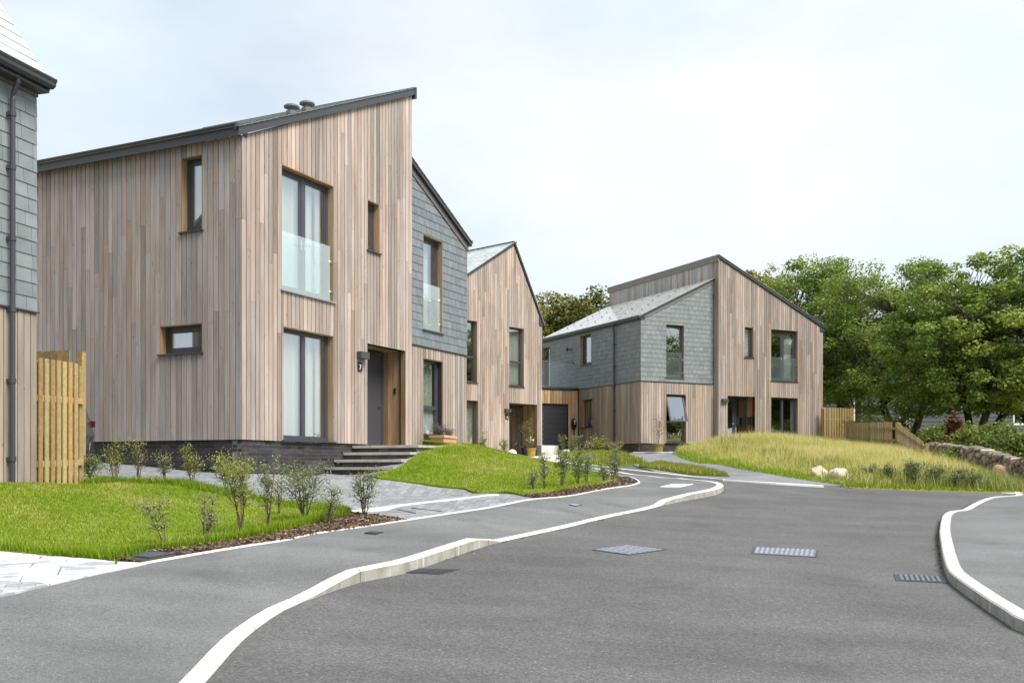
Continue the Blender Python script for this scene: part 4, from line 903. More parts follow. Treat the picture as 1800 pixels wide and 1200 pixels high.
fence('fence', 'tall stained fence panel joined to the right wall of the timber house', a, b, lambda f: 1.1, lambda f: (HY-716.5)/F*47.6, .105, .04, (.34, .235, .095))
a, b, c = P3(1486, 766, 42.5), P3(1572, 774, 38.2), P3(1623, 795, 32.0)
fence('fence', 'long low slatted fence on top of the grassy bank', a, b, lambda f: (HY-772)/F*42-.25*f-.1, lambda f: (HY-743)/F*42.5*(1-f)+(HY-741)/F*38.2*f, .095, .06, (.33, .245, .12))
fence('fence', 'slatted fence run stepping down the bank to the stone wall', b+Vector((.05, -.1, 0)), c, lambda f: (HY-778)/F*38.2*(1-f)+(HY-800)/F*32*f-.15, lambda f: (HY-742)/F*38.2*(1-f)+(HY-777)/F*32*f, .095, .085, (.34, .26, .14))

# ------------------------------------------------------------------ grass
def blades(n, poly, off, hl, wid, lean, cols, patch=.35, keep=None, seg=2, seed=0, curve=.5, density=None, mid=.5):
    """n grass blades scattered over a polygon; returns arrays for one mesh"""
    rg = np.random.default_rng(seed); xs = np.array([p[0] for p in poly]); ys = np.array([p[1] for p in poly]); X = []; Y = []; got = 0
    while got < n:
        x = rg.uniform(xs.min(), xs.max(), n*2); y = rg.uniform(ys.min(), ys.max(), n*2); m = inside(poly, x, y)
        if density is not None: m &= rg.random(len(x)) < density(x, y)
        x, y = x[m], y[m]; X.append(x); Y.append(y); got += len(x)
    x = np.concatenate(X)[:n]; y = np.concatenate(Y)[:n]; z = Hn(x, y)+off
    pt = np.array([mn.noise((a*patch, b*patch, seed*3.1))*.6+mn.noise((a*patch*3.7, b*patch*3.7, 5+seed))*.4 for a, b in zip(x, y)])
    h = rg.uniform(*hl, n)*(1+pt*.5); th = rg.uniform(0, 2*np.pi, n); ln = rg.uniform(*lean, n)*h; w_ = wid*rg.uniform(.7, 1.3, n)
    dx, dy = np.cos(th), np.sin(th); px_, py_ = -dy, dx; v = []; ring = []
    for k in range(seg+1):
        f = k/seg; cx = x+dx*ln*f**(1+curve); cy = y+dy*ln*f**(1+curve); cz = z+h*f*(1-.18*f*(ln/np.maximum(h, 1e-3)))
        if k < seg: v += [np.c_[cx-px_*w_*(1-f*.55)/2, cy-py_*w_*(1-f*.55)/2, cz], np.c_[cx+px_*w_*(1-f*.55)/2, cy+py_*w_*(1-f*.55)/2, cz]]
        else: v.append(np.c_[cx, cy, cz])
    V = np.stack(v, 1); m = V.shape[1]; base = np.arange(n)[:, None]*m; F_ = []
    for k in range(seg-1): F_ += [base+np.array([[2*k, 2*k+1, 2*k+3]]), base+np.array([[2*k, 2*k+3, 2*k+2]])]
    F_.append(base+np.array([[2*seg-2, 2*seg-1, 2*seg]])); F_ = np.concatenate(F_)
    r = np.clip(mid+pt*.9+rg.normal(0, .22, n), 0, .999); C = np.array(cols); i = r*(len(C)-1); a = np.floor(i).astype(int); c = C[a]+(C[np.minimum(a+1, len(C)-1)]-C[a])*(i-a)[:, None]; c *= rg.uniform(.8, 1.2, (n, 1))
    return V.reshape(-1, 3), F_, np.repeat(c, m, 0)
def grass(name, *a, **k):
    v, f, c = blades(*a, **k); o = link(name, mesh_np(name, v, f, BLADE, c)); return tag(o, None, 'grass', None, 'stuff')
LAWN = [(.12, .20, .007), (.17, .265, .009), (.225, .31, .016), (.31, .345, .06), (.42, .38, .15)]
DRY = [(.19, .24, .035), (.31, .33, .075), (.41, .40, .14), (.50, .46, .22), (.55, .48, .28)]
lawn_poly = Gs([(200, 984), (120, 977), (0, 968)], .08)+[(-8, 9.3), (-9.5, 11.5), (-7.6, 13.4)]+[tuple((OL+uL*(-.9)-wL*.04)[:2]), tuple((OL+uL*1.2-wL*.04)[:2])]+Gs([(150, 848), (176, 843), (319, 848), (412, 867), (520, 886), (620, 900), (600, 908), (520, 928), (440, 945), (390, 953), (330, 962), (262, 967)], .08)
sheet('lawn', lawn_poly, .075, .4, GRASSBASE, .15)
tag(grass('lawn_grass', 95000, lawn_poly, .07, (.018, .046), .0075, (.2, 1.2), LAWN, .9, seed=1), 'bright green mown grass of the front lawn')
bed1 = Gs([(262, 967), (330, 962), (390, 953), (440, 945), (520, 928), (600, 908), (622, 900)], .08)+Gs([(712, 911), (644, 921.5), (556, 933.5), (500, 945.5), (417, 957.5), (333, 970.5), (255, 984.5), (205, 981)], .08)
def line_d(line):
    m = np.array(line)
    def f(x, y):
        d = np.full(len(x), 99.0)
        for i in range(len(m)-1):
            a, b = m[i], m[i+1]; t = np.clip(((x-a[0])*(b[0]-a[0])+(y-a[1])*(b[1]-a[1]))/np.sum((b-a)**2), 0, 1); d = np.minimum(d, np.hypot(x-a[0]-t*(b[0]-a[0]), y-a[1]-t*(b[1]-a[1])))
        return d
    return f
_e1 = line_d(lawn_poly[-13:]+lawn_poly[:3]); tag(grass('lawn_edge_grass', 15000, lawn_poly, .065, (.05, .15), .008, (.1, .9), LAWN[:3], .8, seed=21, density=lambda x, y: np.clip(1.3-_e1(x, y)/.22, 0, 1)), 'taller unmown grass along the edge of the front lawn')
sheet('planting_bed', bed1, .07, .3, SOIL, .12)
mound_poly = Gs([(652, 835.5), (667, 838.6), (733, 847), (817, 856.7), (917, 868), (940, 867), (1000, 858), (1060, 850), (1085, 843), (1080, 836), (1040, 828), (990, 820.5)], .08)
mound_back = [(1.2, 27.2), (.2, 28.4)]+[(lambda q: (q.x, q.y))(f7s.P(t, -.25, 0)) for t in (9.7, 8.6, 7.6, 6.7)]+[xy7(6.3, -.5), xy7(6.0, -1.35), xy7(5.2, -1.5), xy7(4.4, -1.58), xy7(3.6, -1.64)]
mound_poly = mound_poly+mound_back
sheet('lawn', mound_poly, .075, .4, GRASSBASE, .2)
tag(grass('lawn_grass', 70000, mound_poly, .07, (.025, .06), .010, (.2, 1.2), LAWN, .8, seed=2), 'bright green grass over the rounded mound by the steps')
bed2 = Gs([(918, 868.5), (940, 867.5), (1000, 858.5), (1060, 850.5), (1085, 843.5), (1082, 836.5)], .08)+Gs([(1097, 838.8), (1113, 843.6), (1117, 846.8), (1110, 849.5), (1100, 851.6), (1053, 859), (957, 872.5)], .08)
sheet('planting_bed', bed2, .068, .3, SOIL, .12)
def mulch(poly, n, seed, label):
    rg = random.Random(seed); mb = MB(); xs = [p[0] for p in poly]; ys = [p[1] for p in poly]; k = 0; pts = []
    X = RNG.uniform(min(xs), max(xs), n*6); Y = RNG.uniform(min(ys), max(ys), n*6); m = inside(poly, X, Y); hole = Gs([(196, 977), (254, 965), (333, 973.5), (268, 985)], .09); m &= ~inside(hole, X, Y); X, Y = X[m][:n], Y[m][:n]; Z = Hn(X, Y)
    for x, y, z in zip(X, Y, Z):
        L, W, T = rg.uniform(.018, .06), rg.uniform(.008, .02), rg.uniform(.003, .009); a = rg.uniform(0, 6.28); d = Vector((math.cos(a), math.sin(a), rg.uniform(-.35, .35))); e = Vector((-math.sin(a), math.cos(a), rg.uniform(-.5, .5)))
        mb.tint = vary(rg.choice([(.06, .036, .025), (.09, .052, .035), (.045, .028, .021), (.14, .09, .058), (.26, .195, .13)]), .15); mb.box(Vector((x, y, z+.064+rg.uniform(0, .018))), d*L, e*W, Vector((0, 0, T)))
    tag(mb.build('bark_mulch', MULCH, kind='stuff'), label, 'mulch')
mulch(bed1, 9000, 3, 'brown bark chips in the bed beside the front lawn'); mulch(bed2, 5000, 4, 'brown bark chips in the bed at the foot of the mound')
# verge strips and the long-grass bank
verge1 = Gs([(985, 799), (1050, 795), (1100, 799), (1136, 811.5), (1090, 815), (1045, 814), (1005, 808)], .08)
verge2 = Gs([(1122, 817.5), (1160, 811.5), (1205, 818), (1245, 825), (1283, 834.5), (1220, 832), (1165, 824)], .08)
for k, (vp, n) in enumerate(((verge1, 14000), (verge2, 12000))):
    sheet('verge', vp, .055, .5, GRASSBASE, .15); tag(grass('verge_grass', n, vp, .045, ((.08, .26), (.05, .15))[k], .018, (.1, .6), [(.13, .20, .02), (.2, .24, .03), (.33, .30, .09)], .5, seed=8+k), ('yellow green grass below the slate side wall of the far house', 'small grass wedge between the lane and the pale drive')[k])
mead = Gs([(1182, 796), (1250, 813.5), (1325, 826.5), (1375, 835.5), (1447, 846.5), (1500, 853.5), (1600, 857), (1700, 860), (1790, 862)], .06)
mead_poly = mead+[(12.4, 23.3), (13.0, 27.5), (13.8, 33), (14.4, 37.5), (15.6, 42), (15.8, 47.6), (14.7, 48)]+[(lambda q: (q.x, q.y))(f9t.P(t, -.06, 0)) for t in (9.8, 7, 4.2)]+[(lambda q: (q.x, q.y))(f9.P(3.4, -.3, 0))]
def edge_d(x, y):
    m = np.array(mead); d = np.full(len(x), 99.0)
    for i in range(len(m)-1):
        a, b = m[i], m[i+1]; t = np.clip(((x-a[0])*(b[0]-a[0])+(y-a[1])*(b[1]-a[1]))/np.sum((b-a)**2), 0, 1); d = np.minimum(d, np.hypot(x-a[0]-t*(b[0]-a[0]), y-a[1]-t*(b[1]-a[1])))
    return d
sheet('bank', mead_poly, lambda x, y: .012+.06*np.clip(edge_d(x, y)/.8, 0, 1), .5, MEADOWBASE, .12)
tag(grass('meadow_grass', 120000, mead_poly, .03, (.08, .30), .010, (.35, 1.6), DRY, .45, seed=12, mid=.5, density=lambda x, y: np.clip((edge_d(x, y)-.4)/.8, .03, 1)), 'long dry yellow grass over the bank below the timber house')
tag(grass('meadow_seed_grass', 26000, mead_poly, .04, (.18, .42), .007, (.2, .9), DRY[2:], .5, seed=15, density=lambda x, y: np.clip((edge_d(x, y)-.8)/.8, .0, 1)), 'pale seed stalks standing over the dry grass of the bank')
tag(grass('bank_edge_grass', 26000, mead_poly, .015, (.04, .13), .014, (.1, .7), LAWN[:3], .5, seed=13, density=lambda x, y: np.clip(1.6-edge_d(x, y), 0, 1)), 'short bright green grass along the foot of the bank')
tag(grass('bank_weeds', 9000, mead_poly, .05, (.3, .62), .03, (.1, .6), [(.10, .16, .03), (.17, .21, .03), (.12, .15, .06)], .22, seed=14, density=lambda x, y: np.clip((mn_arr(x, y)-.12)*6, 0, 1)*np.clip(edge_d(x, y)-.3, 0, 1)) if False else grass('bank_weeds', 4200, mead_poly, .04, (.18, .42), .020, (.1, .6), [(.16, .21, .06), (.22, .25, .07), (.30, .29, .15)], .22, seed=14, density=lambda x, y: np.clip((x-7)/6, 0, 1)*np.clip(1.5-np.abs(edge_d(x, y)-1.3), 0, 1)), 'dark green weeds low on the bank by the road')
# paths by the far houses
drive9 = Gs([(1100, 798), (1112, 795.5), (1182, 795.5), (1250, 813), (1325, 826), (1375, 835), (1447, 846), (1500, 853.3), (1447, 853.5), (1362, 849), (1282, 842.5), (1205, 836), (1150, 829), (1110, 815.5)], .02)
dr9 = sheet('driveway', drive9, .035, .5, APRON, .1)
path8 = Gs([(880, 804.5), (905, 801), (965, 801.5), (1000, 797), (1040, 797), (1005, 808), (1045, 815), (1037, 819.5), (985, 813), (930, 809)], .02)
sheet('pavement', path8, .03, .5, CONC, .1)
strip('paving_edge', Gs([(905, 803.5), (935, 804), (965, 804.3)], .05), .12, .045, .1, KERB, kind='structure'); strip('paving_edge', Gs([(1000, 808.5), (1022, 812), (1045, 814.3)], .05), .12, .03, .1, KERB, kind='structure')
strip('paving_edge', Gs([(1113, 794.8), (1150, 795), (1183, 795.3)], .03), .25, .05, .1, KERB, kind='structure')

# ------------------------------------------------------------------ plants
def leaf_arrays(P, N, size, asp, col, rg):
    """folded leaf quads at P facing N"""
    n = len(P); N = N/np.maximum(np.linalg.norm(N, axis=1, keepdims=True), 1e-6); r = rg.normal(size=(n, 3)); U = np.cross(N, r); U /= np.maximum(np.linalg.norm(U, axis=1, keepdims=True), 1e-6); V = np.cross(N, U); s = (size*rg.uniform(.65, 1.35, n))[:, None]
    v = np.stack([P-U*s*.5, P-V*s*asp*.5+N*s*.10, P+U*s*.5, P+V*s*asp*.5+N*s*.10], 1); b = np.arange(n)[:, None]*4; f = np.concatenate([b+np.array([[0, 1, 2]]), b+np.array([[0, 2, 3]])])
    return v.reshape(-1, 3), f, np.repeat(col, 4, 0)
def shrub(x, y, h, wid, label, group, seed, n=420, stems=5, col=((.09, .125, .06), (.15, .19, .085), (.21, .245, .12)), leaf=.032, low=.35, lean=(0, 0), name='shrub', cat='shrub', flowers=None, z=None, spread=.62):
    rg = np.random.default_rng(seed); rr = random.Random(seed); z0 = (H(x, y)+.06) if z is None else z; root = thing(name, (x, y, z0), label, cat, group); mb = MB(); tips = []
    for k in range(stems):
        a = rr.uniform(0, 6.28); r = wid*rr.uniform(.15, .5)*spread; hh = h*rr.uniform(.6, 1.0) if k else h; pts = []; off = Vector((lean[0], lean[1], 0))*h
        for q in range(6):
            f = q/5; pts.append(Vector((x+math.cos(a)*r*f**.8+off.x*f+rr.uniform(-.015, .015), y+math.sin(a)*r*f**.8+off.y*f+rr.uniform(-.015, .015), z0-.04+hh*f)))
        mb.tube(pts, [.009*(1-.75*q/5) for q in range(6)], 5); tips += [(pts[q].lerp(pts[q+1], rr.random()), q/5) for q in range(1, 5) for _ in range(3)]
        for q in (2, 3, 4):
            for _ in range(2):
                a2 = rr.uniform(0, 6.28); b = pts[q]; e = b+Vector((math.cos(a2)*wid*.3, math.sin(a2)*wid*.3, rr.uniform(.05, .2)*h)); mb.tube([b, b.lerp(e, .5)+Vector((0, 0, .01)), e], [.005, .004, .002], 4); tips += [(b.lerp(e, f), q/5+.1) for f in (.4, .7, .95, 1.0)]
    mb.build('stem', TWIG, root, smooth=True)
    tips = [t for t in tips if t[1] >= low-.05 or rr.random() < .15]; T = np.array([t[0] for t in tips]); w_ = np.array([max(.12, t[1])**1.4 for t in tips]); i = rg.choice(len(T), n, p=w_/w_.sum())
    P = T[i]+rg.normal(0, .028+.02*wid, (n, 3)); P[:, 2] = np.maximum(P[:, 2], z0+.02); N = rg.normal(size=(n, 3))*.8+np.array([0, 0, .7])
    c = np.array(col); q = rg.random(n)*(len(c)-1); a = q.astype(int); cc = c[a]+(c[np.minimum(a+1, len(c)-1)]-c[a])*(q-a)[:, None]; cc *= rg.uniform(.75, 1.25, (n, 1))
    v, f, c_ = leaf_arrays(P, N, leaf, .55, cc, rg); o = link('foliage', mesh_np('foliage', v-np.array(root.location), f, LEAF, c_), root, root.location)
    if flowers:
        fc, fn, fs = flowers; i = rg.choice(len(T), fn); P = T[i]+rg.normal(0, .02, (fn, 3))+np.array([0, 0, h*.15]); v, f, c_ = leaf_arrays(P, rg.normal(size=(fn, 3)), fs, .9, np.tile(np.array(fc), (fn, 1)), rg); link('flower', mesh_np('flower', v-np.array(root.location), f, LEAF, c_), root, root.location)
    return root
GG = ((.13, .17, .09), (.20, .24, .125), (.29, .32, .19)); YG = ((.15, .205, .045), (.235, .285, .07), (.33, .35, .12)); DG = ((.10, .145, .055), (.155, .205, .08), (.225, .27, .115))
def at_px(px, py, off=.06): return G(px, py, off)
A_ = 'young shrubs in the bark bed by the lawn'
bed_shrubs = [(290, 957, 866, 70, 'sparse grey green shrub leaning over the iron cover in the bark bed', GG, 300, 3, (-.25, 0), .45), (358, 952, 858, 40, 'slim grey shrub with leaning stems beside the first leaning one', GG, 330, 4, (.1, 0), .2), (425, 938, 786, 80, 'tallest shrub in the bark bed with a full green head', YG, 1150, 6, (-.06, 0), .5), (470, 931, 800, 44, 'upright narrow shrub with a leafy top beside the tallest one', GG, 520, 4, (.04, 0), .45), (535, 915, 800, 90, 'broad grey green shrub in front of the brick plinth', GG, 1300, 8, (.05, 0), .3), (640, 907, 818, 62, 'spreading shrub at the corner of the block paving', DG, 620, 6, (.03, 0), .3), (490, 905, 828, 36, 'nearly bare twiggy shrub between the lawn and the paving', DG, 60, 4, (.05, 0), .5), (575, 922, 850, 44, 'low thin shrub with scattered leaves before the broad one', GG, 260, 4, (.1, 0), .3)]
for k, (bx, by, ty, wp, lab, col, n, st_, ln, low) in enumerate(bed_shrubs):
    x, y = at_px(bx, by); s = F/y; shrub(x, y, (by-ty)/s, wp/s, lab, A_, 100+k, int(n*1.45), st_, col, .027, low, ln)
B_ = 'young shrubs along the edge of the driveway'
for k, (bx, by, ty, wp, lab, col, n, low) in enumerate([(160, 846, 796, 52, 'dense low shrub against the end of the tan fence', DG, 900, .1), (203, 843, 772, 46, 'bright green shrub beside the dense low one by the fence', YG, 520, .45), (243, 845, 766, 40, 'thin tall stemmed shrub in front of the brick plinth corner', YG, 280, .35), (290, 848, 786, 40, 'small airy shrub below the lower side window', GG, 330, .4), (336, 853, 778, 44, 'airy yellow green shrub right of the lower side window', YG, 460, .4), (396, 862, 790, 60, 'leafy shrub behind the tallest bed shrub near the house corner', YG, 700, .35)]):
    x, y = at_px(bx, by); s = F/y; shrub(x, y, (by-ty)/s, wp/s, lab, B_, 130+k, int(n*1.3), 5, col, .031, low)
C_ = 'shrubs in the bed at the foot of the mound'
for k, (bx, by, ty, wp, lab, col, n, low) in enumerate([(937, 863, 826, 40, 'thin pale shrub at the paving end of the mound bed', GG, 170, .3), (958, 861, 800, 36, 'slim stemmed shrub second along the mound bed', GG, 260, .2), (988, 856, 796, 44, 'round headed green shrub in the mound bed', DG, 560, .5), (1016, 853, 790, 40, 'dark headed shrub next to the round green one in the mound bed', DG, 540, .5), (1032, 850, 800, 46, 'leafy silver shrub in the middle of the mound bed', GG, 620, .15), (1062, 848, 812, 34, 'small grey shrub near the bend of the mound bed', GG, 240, .2), (1084, 843, 788, 40, 'tall green shrub at the bend of the mound bed', DG, 640, .3), (1076, 846, 806, 26, 'twiggy brown stemmed shrub behind the bend of the mound bed', GG, 130, .3)]):
    x, y = at_px(bx, by); s = F/y; shrub(x, y, (by-ty)/s*1.15, wp/s*.8, lab, C_, 150+k, int(n*1.3), 5, col, .038, low)
D_ = 'low bushes along the foot of the bank'
for k, (bx, by, ty, wp, lab, n) in enumerate([(1530, 838, 812, 34, 'dark little bush right of the pale boulders', 420), (1561, 846, 814, 36, 'second dark bush right of the boulders, in pale grass', 460), (1606, 852, 806, 44, 'tallest dark bush at the foot of the bank', 900), (1645, 852, 810, 44, 'bush in the middle of the bank foot between taller neighbours', 700), (1680, 855, 820, 44, 'spreading bush near the end of the bank', 700), (1712, 856, 826, 40, 'low bush nearest the stone wall and big tawny rock', 520)]):
    x, y = at_px(bx, by); s = F/y; shrub(x, y, (by-ty)/s, wp/s, lab, D_, 170+k, n, 7, ((.09, .13, .06), (.15, .19, .085), (.21, .24, .12)), .05, .25)
for k, (bx, Y, ty, lab) in enumerate(((850, 40.6, 752, 'slim leafy shrub at the timber wall left of the number 5 porch'), (886, 42.3, 768, 'small thin shrub just left of the number 5 door'))):
    x = (bx-HX)/F*Y; z = H(x, Y)+.03; shrub(x, Y, (HY-ty)/F*Y-z, .5, lab, 'shrubs against the narrow house', 190+k, 260, 4, DG, .07, .2, z=z)
# tall weeds in front of the garage and slate side wall
for k, (bx, Y, ty, wid, lab, col, n) in enumerate([(1012, 43.5, 762, .8, 'tall green weed in front of the garage corner', DG, 420), (1052, 42.5, 764, .9, 'tallest feathery weed below the slate side wall', YG, 420), (1035, 42, 774, .7, 'pale dry weed below the small side window', ((.25, .2, .10), (.33, .27, .15), (.2, .2, .08)), 340), (1078, 41.5, 772, .8, 'dry straw coloured weed by the downpipe', ((.25, .2, .10), (.33, .27, .15), (.2, .2, .08)), 360), (990, 43.6, 760, .45, 'single leafy stem in front of the dark garage door', DG, 150)]):
    x = (bx-HX)/F*Y; z = H(x, Y)+.05; shrub(x, Y, (HY-ty)/F*Y-z, wid, lab, 'tall weeds by the garage', 200+k, n, 7, col, .07, .15, z=z)

# ------------------------------------------------------------------ pots and small things
def pot(x, y, z, r, h, mat, label, square=False, rz=0.0, group=None):
    root = thing('plant_pot', (x, y, z), label, 'plant pot', group); mb = MB(); n = 4 if square else 18; rr = math.pi/4+rz if square else 0; k = math.sqrt(2) if square else 1
    mb.lathe((x, y, z), [(r*.78*k, 0), (r*.94*k, h*.82), (r*1.06*k, h*.83), (r*1.08*k, h), (r*.94*k, h), (r*.92*k, h*.86)], n, rr); mb.build('pot', mat, root); mb = MB(); mb.lathe((x, y, z+h*.84), [(r*.90*k, 0), (r*.9*k, h*.06)], n, rr); mb.build('soil', SOIL, root); return root
pp = f7s.P(6.97, -.62, 0); zp = .45; A1 = pot(pp.x, pp.y, zp, .20, .37, TERRA, 'large square terracotta pot of lavender below the slate wing window', True, math.atan2(u7.y, u7.x), 'terracotta pots below the window')
pq = f7s.P(7.50, -.55, 0); zq = .45; pot(pq.x, pq.y, zq, .15, .36, TERRA, 'small terracotta pot tucked right of the large lavender pot', True, math.atan2(u7.y, u7.x), 'terracotta pots below the window')
LAV = ((.10, .12, .05), (.16, .17, .08)); shrub(pp.x, pp.y, .33, .55, 'bushy lavender with purple flower heads in the large square terracotta pot', 'lavender plants in pots', 300, 520, 14, LAV, .03, .1, flowers=((.14, .10, .30), 130, .032), name='lavender', cat='lavender', z=zp+.33); shrub(pq.x, pq.y, .31, .42, 'thin lavender with purple flower heads in the small terracotta pot', 'lavender plants in pots', 301, 240, 8, LAV, .03, .1, flowers=((.14, .10, .30), 60, .03), name='lavender', cat='lavender', z=zq+.32)
def far(px, Y, off=.04): x = (px-HX)/F*Y; return x, Y, H(x, Y)+off
x, y, z = far(934, 43.0); pot(x, y, z, .21, .34, YELLOW, 'yellow glazed pot by the number 5 porch'); shrub(x, y, .55, .5, 'white flowered plant in the yellow glazed pot', None, 310, 260, 6, DG, .05, .2, flowers=((.8, .8, .7), 14, .09), name='potted_plant', cat='potted plant', z=z+.28)
x, y, z = far(925, 43.4); pot(x, y, z, .22, .32, NAVY, 'dark navy pot left of the yellow pot'); shrub(x, y, 1.3, .7, 'tall airy bush in the dark navy pot by the porch', None, 311, 520, 8, ((.14, .13, .04), (.22, .2, .07), (.12, .14, .05)), .06, .25, name='potted_plant', cat='potted plant', z=z+.26)
x, y, z = far(900.5, 41.8); mb = MB(); mb.lathe((x, y, z-.05), [(.09, 0), (.17, .06), (.19, .17), (.15, .29), (.05, .35), (.01, .355)], 16); tag(mb.build('garden_stone', WHITE, None, smooth=True, loc=(x, y, z)), 'rounded white stone beside the number 5 door', 'stone')
x, y, z = far(912, 43.2); mb = MB(); mb.tube([(x+.26*math.cos(a), y+.2*math.cos(a), z+.27+.27*math.sin(a)) for a in [2*math.pi*k/20 for k in range(21)]], .016, 6); mb.tube([(x+.2+.2*math.cos(a), y+.16+.16*math.cos(a), z+.2+.2*math.sin(a)) for a in [2*math.pi*k/20 for k in range(21)]], .014, 6); tag(mb.build('hoop', BLACK, None, loc=(x, y, z)), 'dark round garden hoops standing by the number 5 door', 'hoop')
blk = far(968, 43.6); mb = MB(); cB = Vector(blk); bf = Fac((blk[0]-.40, blk[1]-.1), (.93, .36), (-.36, .93)); bf.box(mb, 0, .80, 0, .55, blk[2]-.2, blk[2]+.42); bo = tag(mb.build('concrete_block', CONC, None, loc=cB), 'pale concrete block in front of the dark garage door', 'block')
x, y, z = far(1157, 43.1, .03); pot(x, y, z, .24, .42, OLIVE, 'olive brown pot at the brick plinth of the far house'); shrub(x, y, 1.35, .75, 'spindly olive tree in the olive brown pot', None, 312, 240, 4, ((.2, .2, .12), (.27, .26, .17)), .055, .5, name='potted_tree', cat='potted tree', z=z+.36)
x, y, z = far(995, 41, .05); mb = MB(); mb.cbox((x, y, z-.05), .25, .18, .30, .3); tag(mb.build('pale_marker', CONC, None, loc=(x, y, z)), 'small pale marker block among the weeds by the lane', 'marker')
# boulders
def rock(name, c, sx, sy, sz, seed, mat, col, label=None, cat=None, group=None, parent=None, sub=3, rough=.3):
    import bmesh as bm_
    b = bm_.new(); bm_.ops.create_icosphere(b, subdivisions=sub, radius=1); v = []
    for q in b.verts:
        p = q.co.normalized(); k = 1+rough*mn.noise(p*1.3+Vector((seed*3.3, seed, 0)))+rough*.35*mn.noise(p*3.1+Vector((seed, 7, seed))); v.append((c[0]+p.x*sx*k, c[1]+p.y*sy*k, c[2]+p.z*sz*k))
    f = [tuple(x.index for x in g.verts) for g in b.faces]; b.free(); mb = MB(); mb.tint = col; mb.add(v, f); return mb.build(name, mat, parent, smooth=True, label=label, cat=cat, group=group, loc=c)
for k, (px, py, wpx, hpx, lab) in enumerate(((1438, 837, 30, 16, 'smooth rounded cream boulder, the higher of the pair at the road edge'), (1474, 841, 34, 17, 'broken topped cream boulder nearer the road edge than its neighbour'))):
    x, y = at_px(px, py, .06); s = F/y; rock('boulder', (x, y, H(x, y)+.10), wpx/s*.5, wpx/s*.45, hpx/s*.85, 20+k, STONE, (.50, .415, .315), lab, 'boulder', 'pale boulders at the foot of the bank', rough=.42)
x, y = at_px(1762, 848); s = F/y; rock('boulder', (x, y, H(x, y)+.18), .27, .25, .34, 31, STONE, (.26, .19, .12), 'big tawny rock leaning against the foot of the stone wall', 'boulder')
# drystone wall: every stone a part
A2, B2 = np.array((13.9, 33.2)), np.array((12.35, 23.4)); dv = (B2-A2); LW = np.linalg.norm(dv); dv /= LW; nv = np.array((dv[1], -dv[0]))
sw = thing('stone_wall', (14, 28.6, -.1), 'long rough drystone wall of pale field stones under the trees', 'wall'); ang = math.atan2(dv[1], dv[0])
core = MB(); zb_ = [H(*(A2+dv*LW*f)) for f in (0, .5, 1)]
for i in range(10):
    a, b = A2+dv*LW*i/10, A2+dv*LW*(i+1)/10; za, zb = H(*a)-.32*(1-i/10), H(*b)-.32*(1-(i+1)/10); q = [a+nv*-.06, b+nv*-.06, b+nv*.55*-1, a+nv*.55*-1]; core.hexa([(*p, z-.2) for p, z in zip(q, (za, zb, zb, za))]+[(*p, z+.66) for p, z in zip(q, (za, zb, zb, za))])
core.build('wall_core', plain('wall_earth', (.05, .042, .03), .95), sw)
rr = random.Random(5); WH = .76; seeds = []
while len(seeds) < 290:
    c_ = (rr.uniform(0, LW), rr.uniform(-.08, WH)); best = None
    dmin = rr.choice((.11, .14, .17, .24)); 
    if all(math.hypot((c_[0]-q[0])*.82, (c_[1]-q[1])*1.25) > dmin*.5+q[2]*.5 for q in seeds): seeds.append((*c_, dmin)); fails = 0
    else:
        fails = fails+1
        if fails > 4000: break
for sx, sz, sd in seeds:
    cell = [(sx-.4, sz-.3), (sx+.4, sz-.3), (sx+.4, min(sz+.3, WH+rr.uniform(-.04, .08))), (sx-.4, min(sz+.3, WH+rr.uniform(-.04, .08)))]
    for qx, qz, qd in seeds:
        if (qx, qz) == (sx, sz) or abs(qx-sx) > .8 or abs(qz-sz) > .8: continue
        f_ = .5+.25*(sd-qd)/(sd+qd); mx, mz = sx+(qx-sx)*f_, sz+(qz-sz)*f_; nx_, nz_ = qx-sx, qz-sz; out = []
        for i in range(len(cell)):
            p, q = cell[i], cell[(i+1) % len(cell)]; dp_ = (p[0]-mx)*nx_+(p[1]-mz)*nz_; dq = (q[0]-mx)*nx_+(q[1]-mz)*nz_
            if dp_ <= 0: out.append(p)
            if dp_*dq < 0: t = dp_/(dp_-dq); out.append((p[0]+(q[0]-p[0])*t, p[1]+(q[1]-p[1])*t))
        cell = out
        if len(cell) < 3: break
    if len(cell) < 3: continue
    cx_ = sum(p[0] for p in cell)/len(cell); cz_ = sum(p[1] for p in cell)/len(cell); pr = rr.uniform(-.02, .05); n_c = len(cell); v = []
    P_ = lambda a, z, d: Vector((*(A2+dv*a+nv*d), H(*(A2+dv*a))+z-.30*(1-a/LW)))
    for k_, d_ in ((.80, -.22), (.90, .0), (.86, .06+pr), (.55, .10+pr)):
        for p in cell: v.append(P_(cx_+(p[0]-cx_)*k_+rr.uniform(-.008, .008), cz_+(p[1]-cz_)*k_+rr.uniform(-.008, .008), d_))
    fs = [(r_*n_c+i, r_*n_c+(i+1) % n_c, (r_+1)*n_c+(i+1) % n_c, (r_+1)*n_c+i) for r_ in range(3) for i in range(n_c)]+[tuple(range(3*n_c, 4*n_c)), tuple(range(n_c))[::-1]]
    e1, e2 = v[3*n_c+1]-v[3*n_c], v[3*n_c+2]-v[3*n_c]
    if e1.cross(e2).dot(Vector((*nv, 0))) < 0: fs = [f[::-1] for f in fs]
    mb = MB(); mb.add(v, fs); o = mb.build('stone', STONE, sw, loc=P_(cx_, cz_, 0)); o.color = (*vary(rr.choice([(.26, .21, .16), (.21, .185, .16), (.36, .31, .25), (.16, .145, .13), (.29, .215, .15)]), .15), 1)
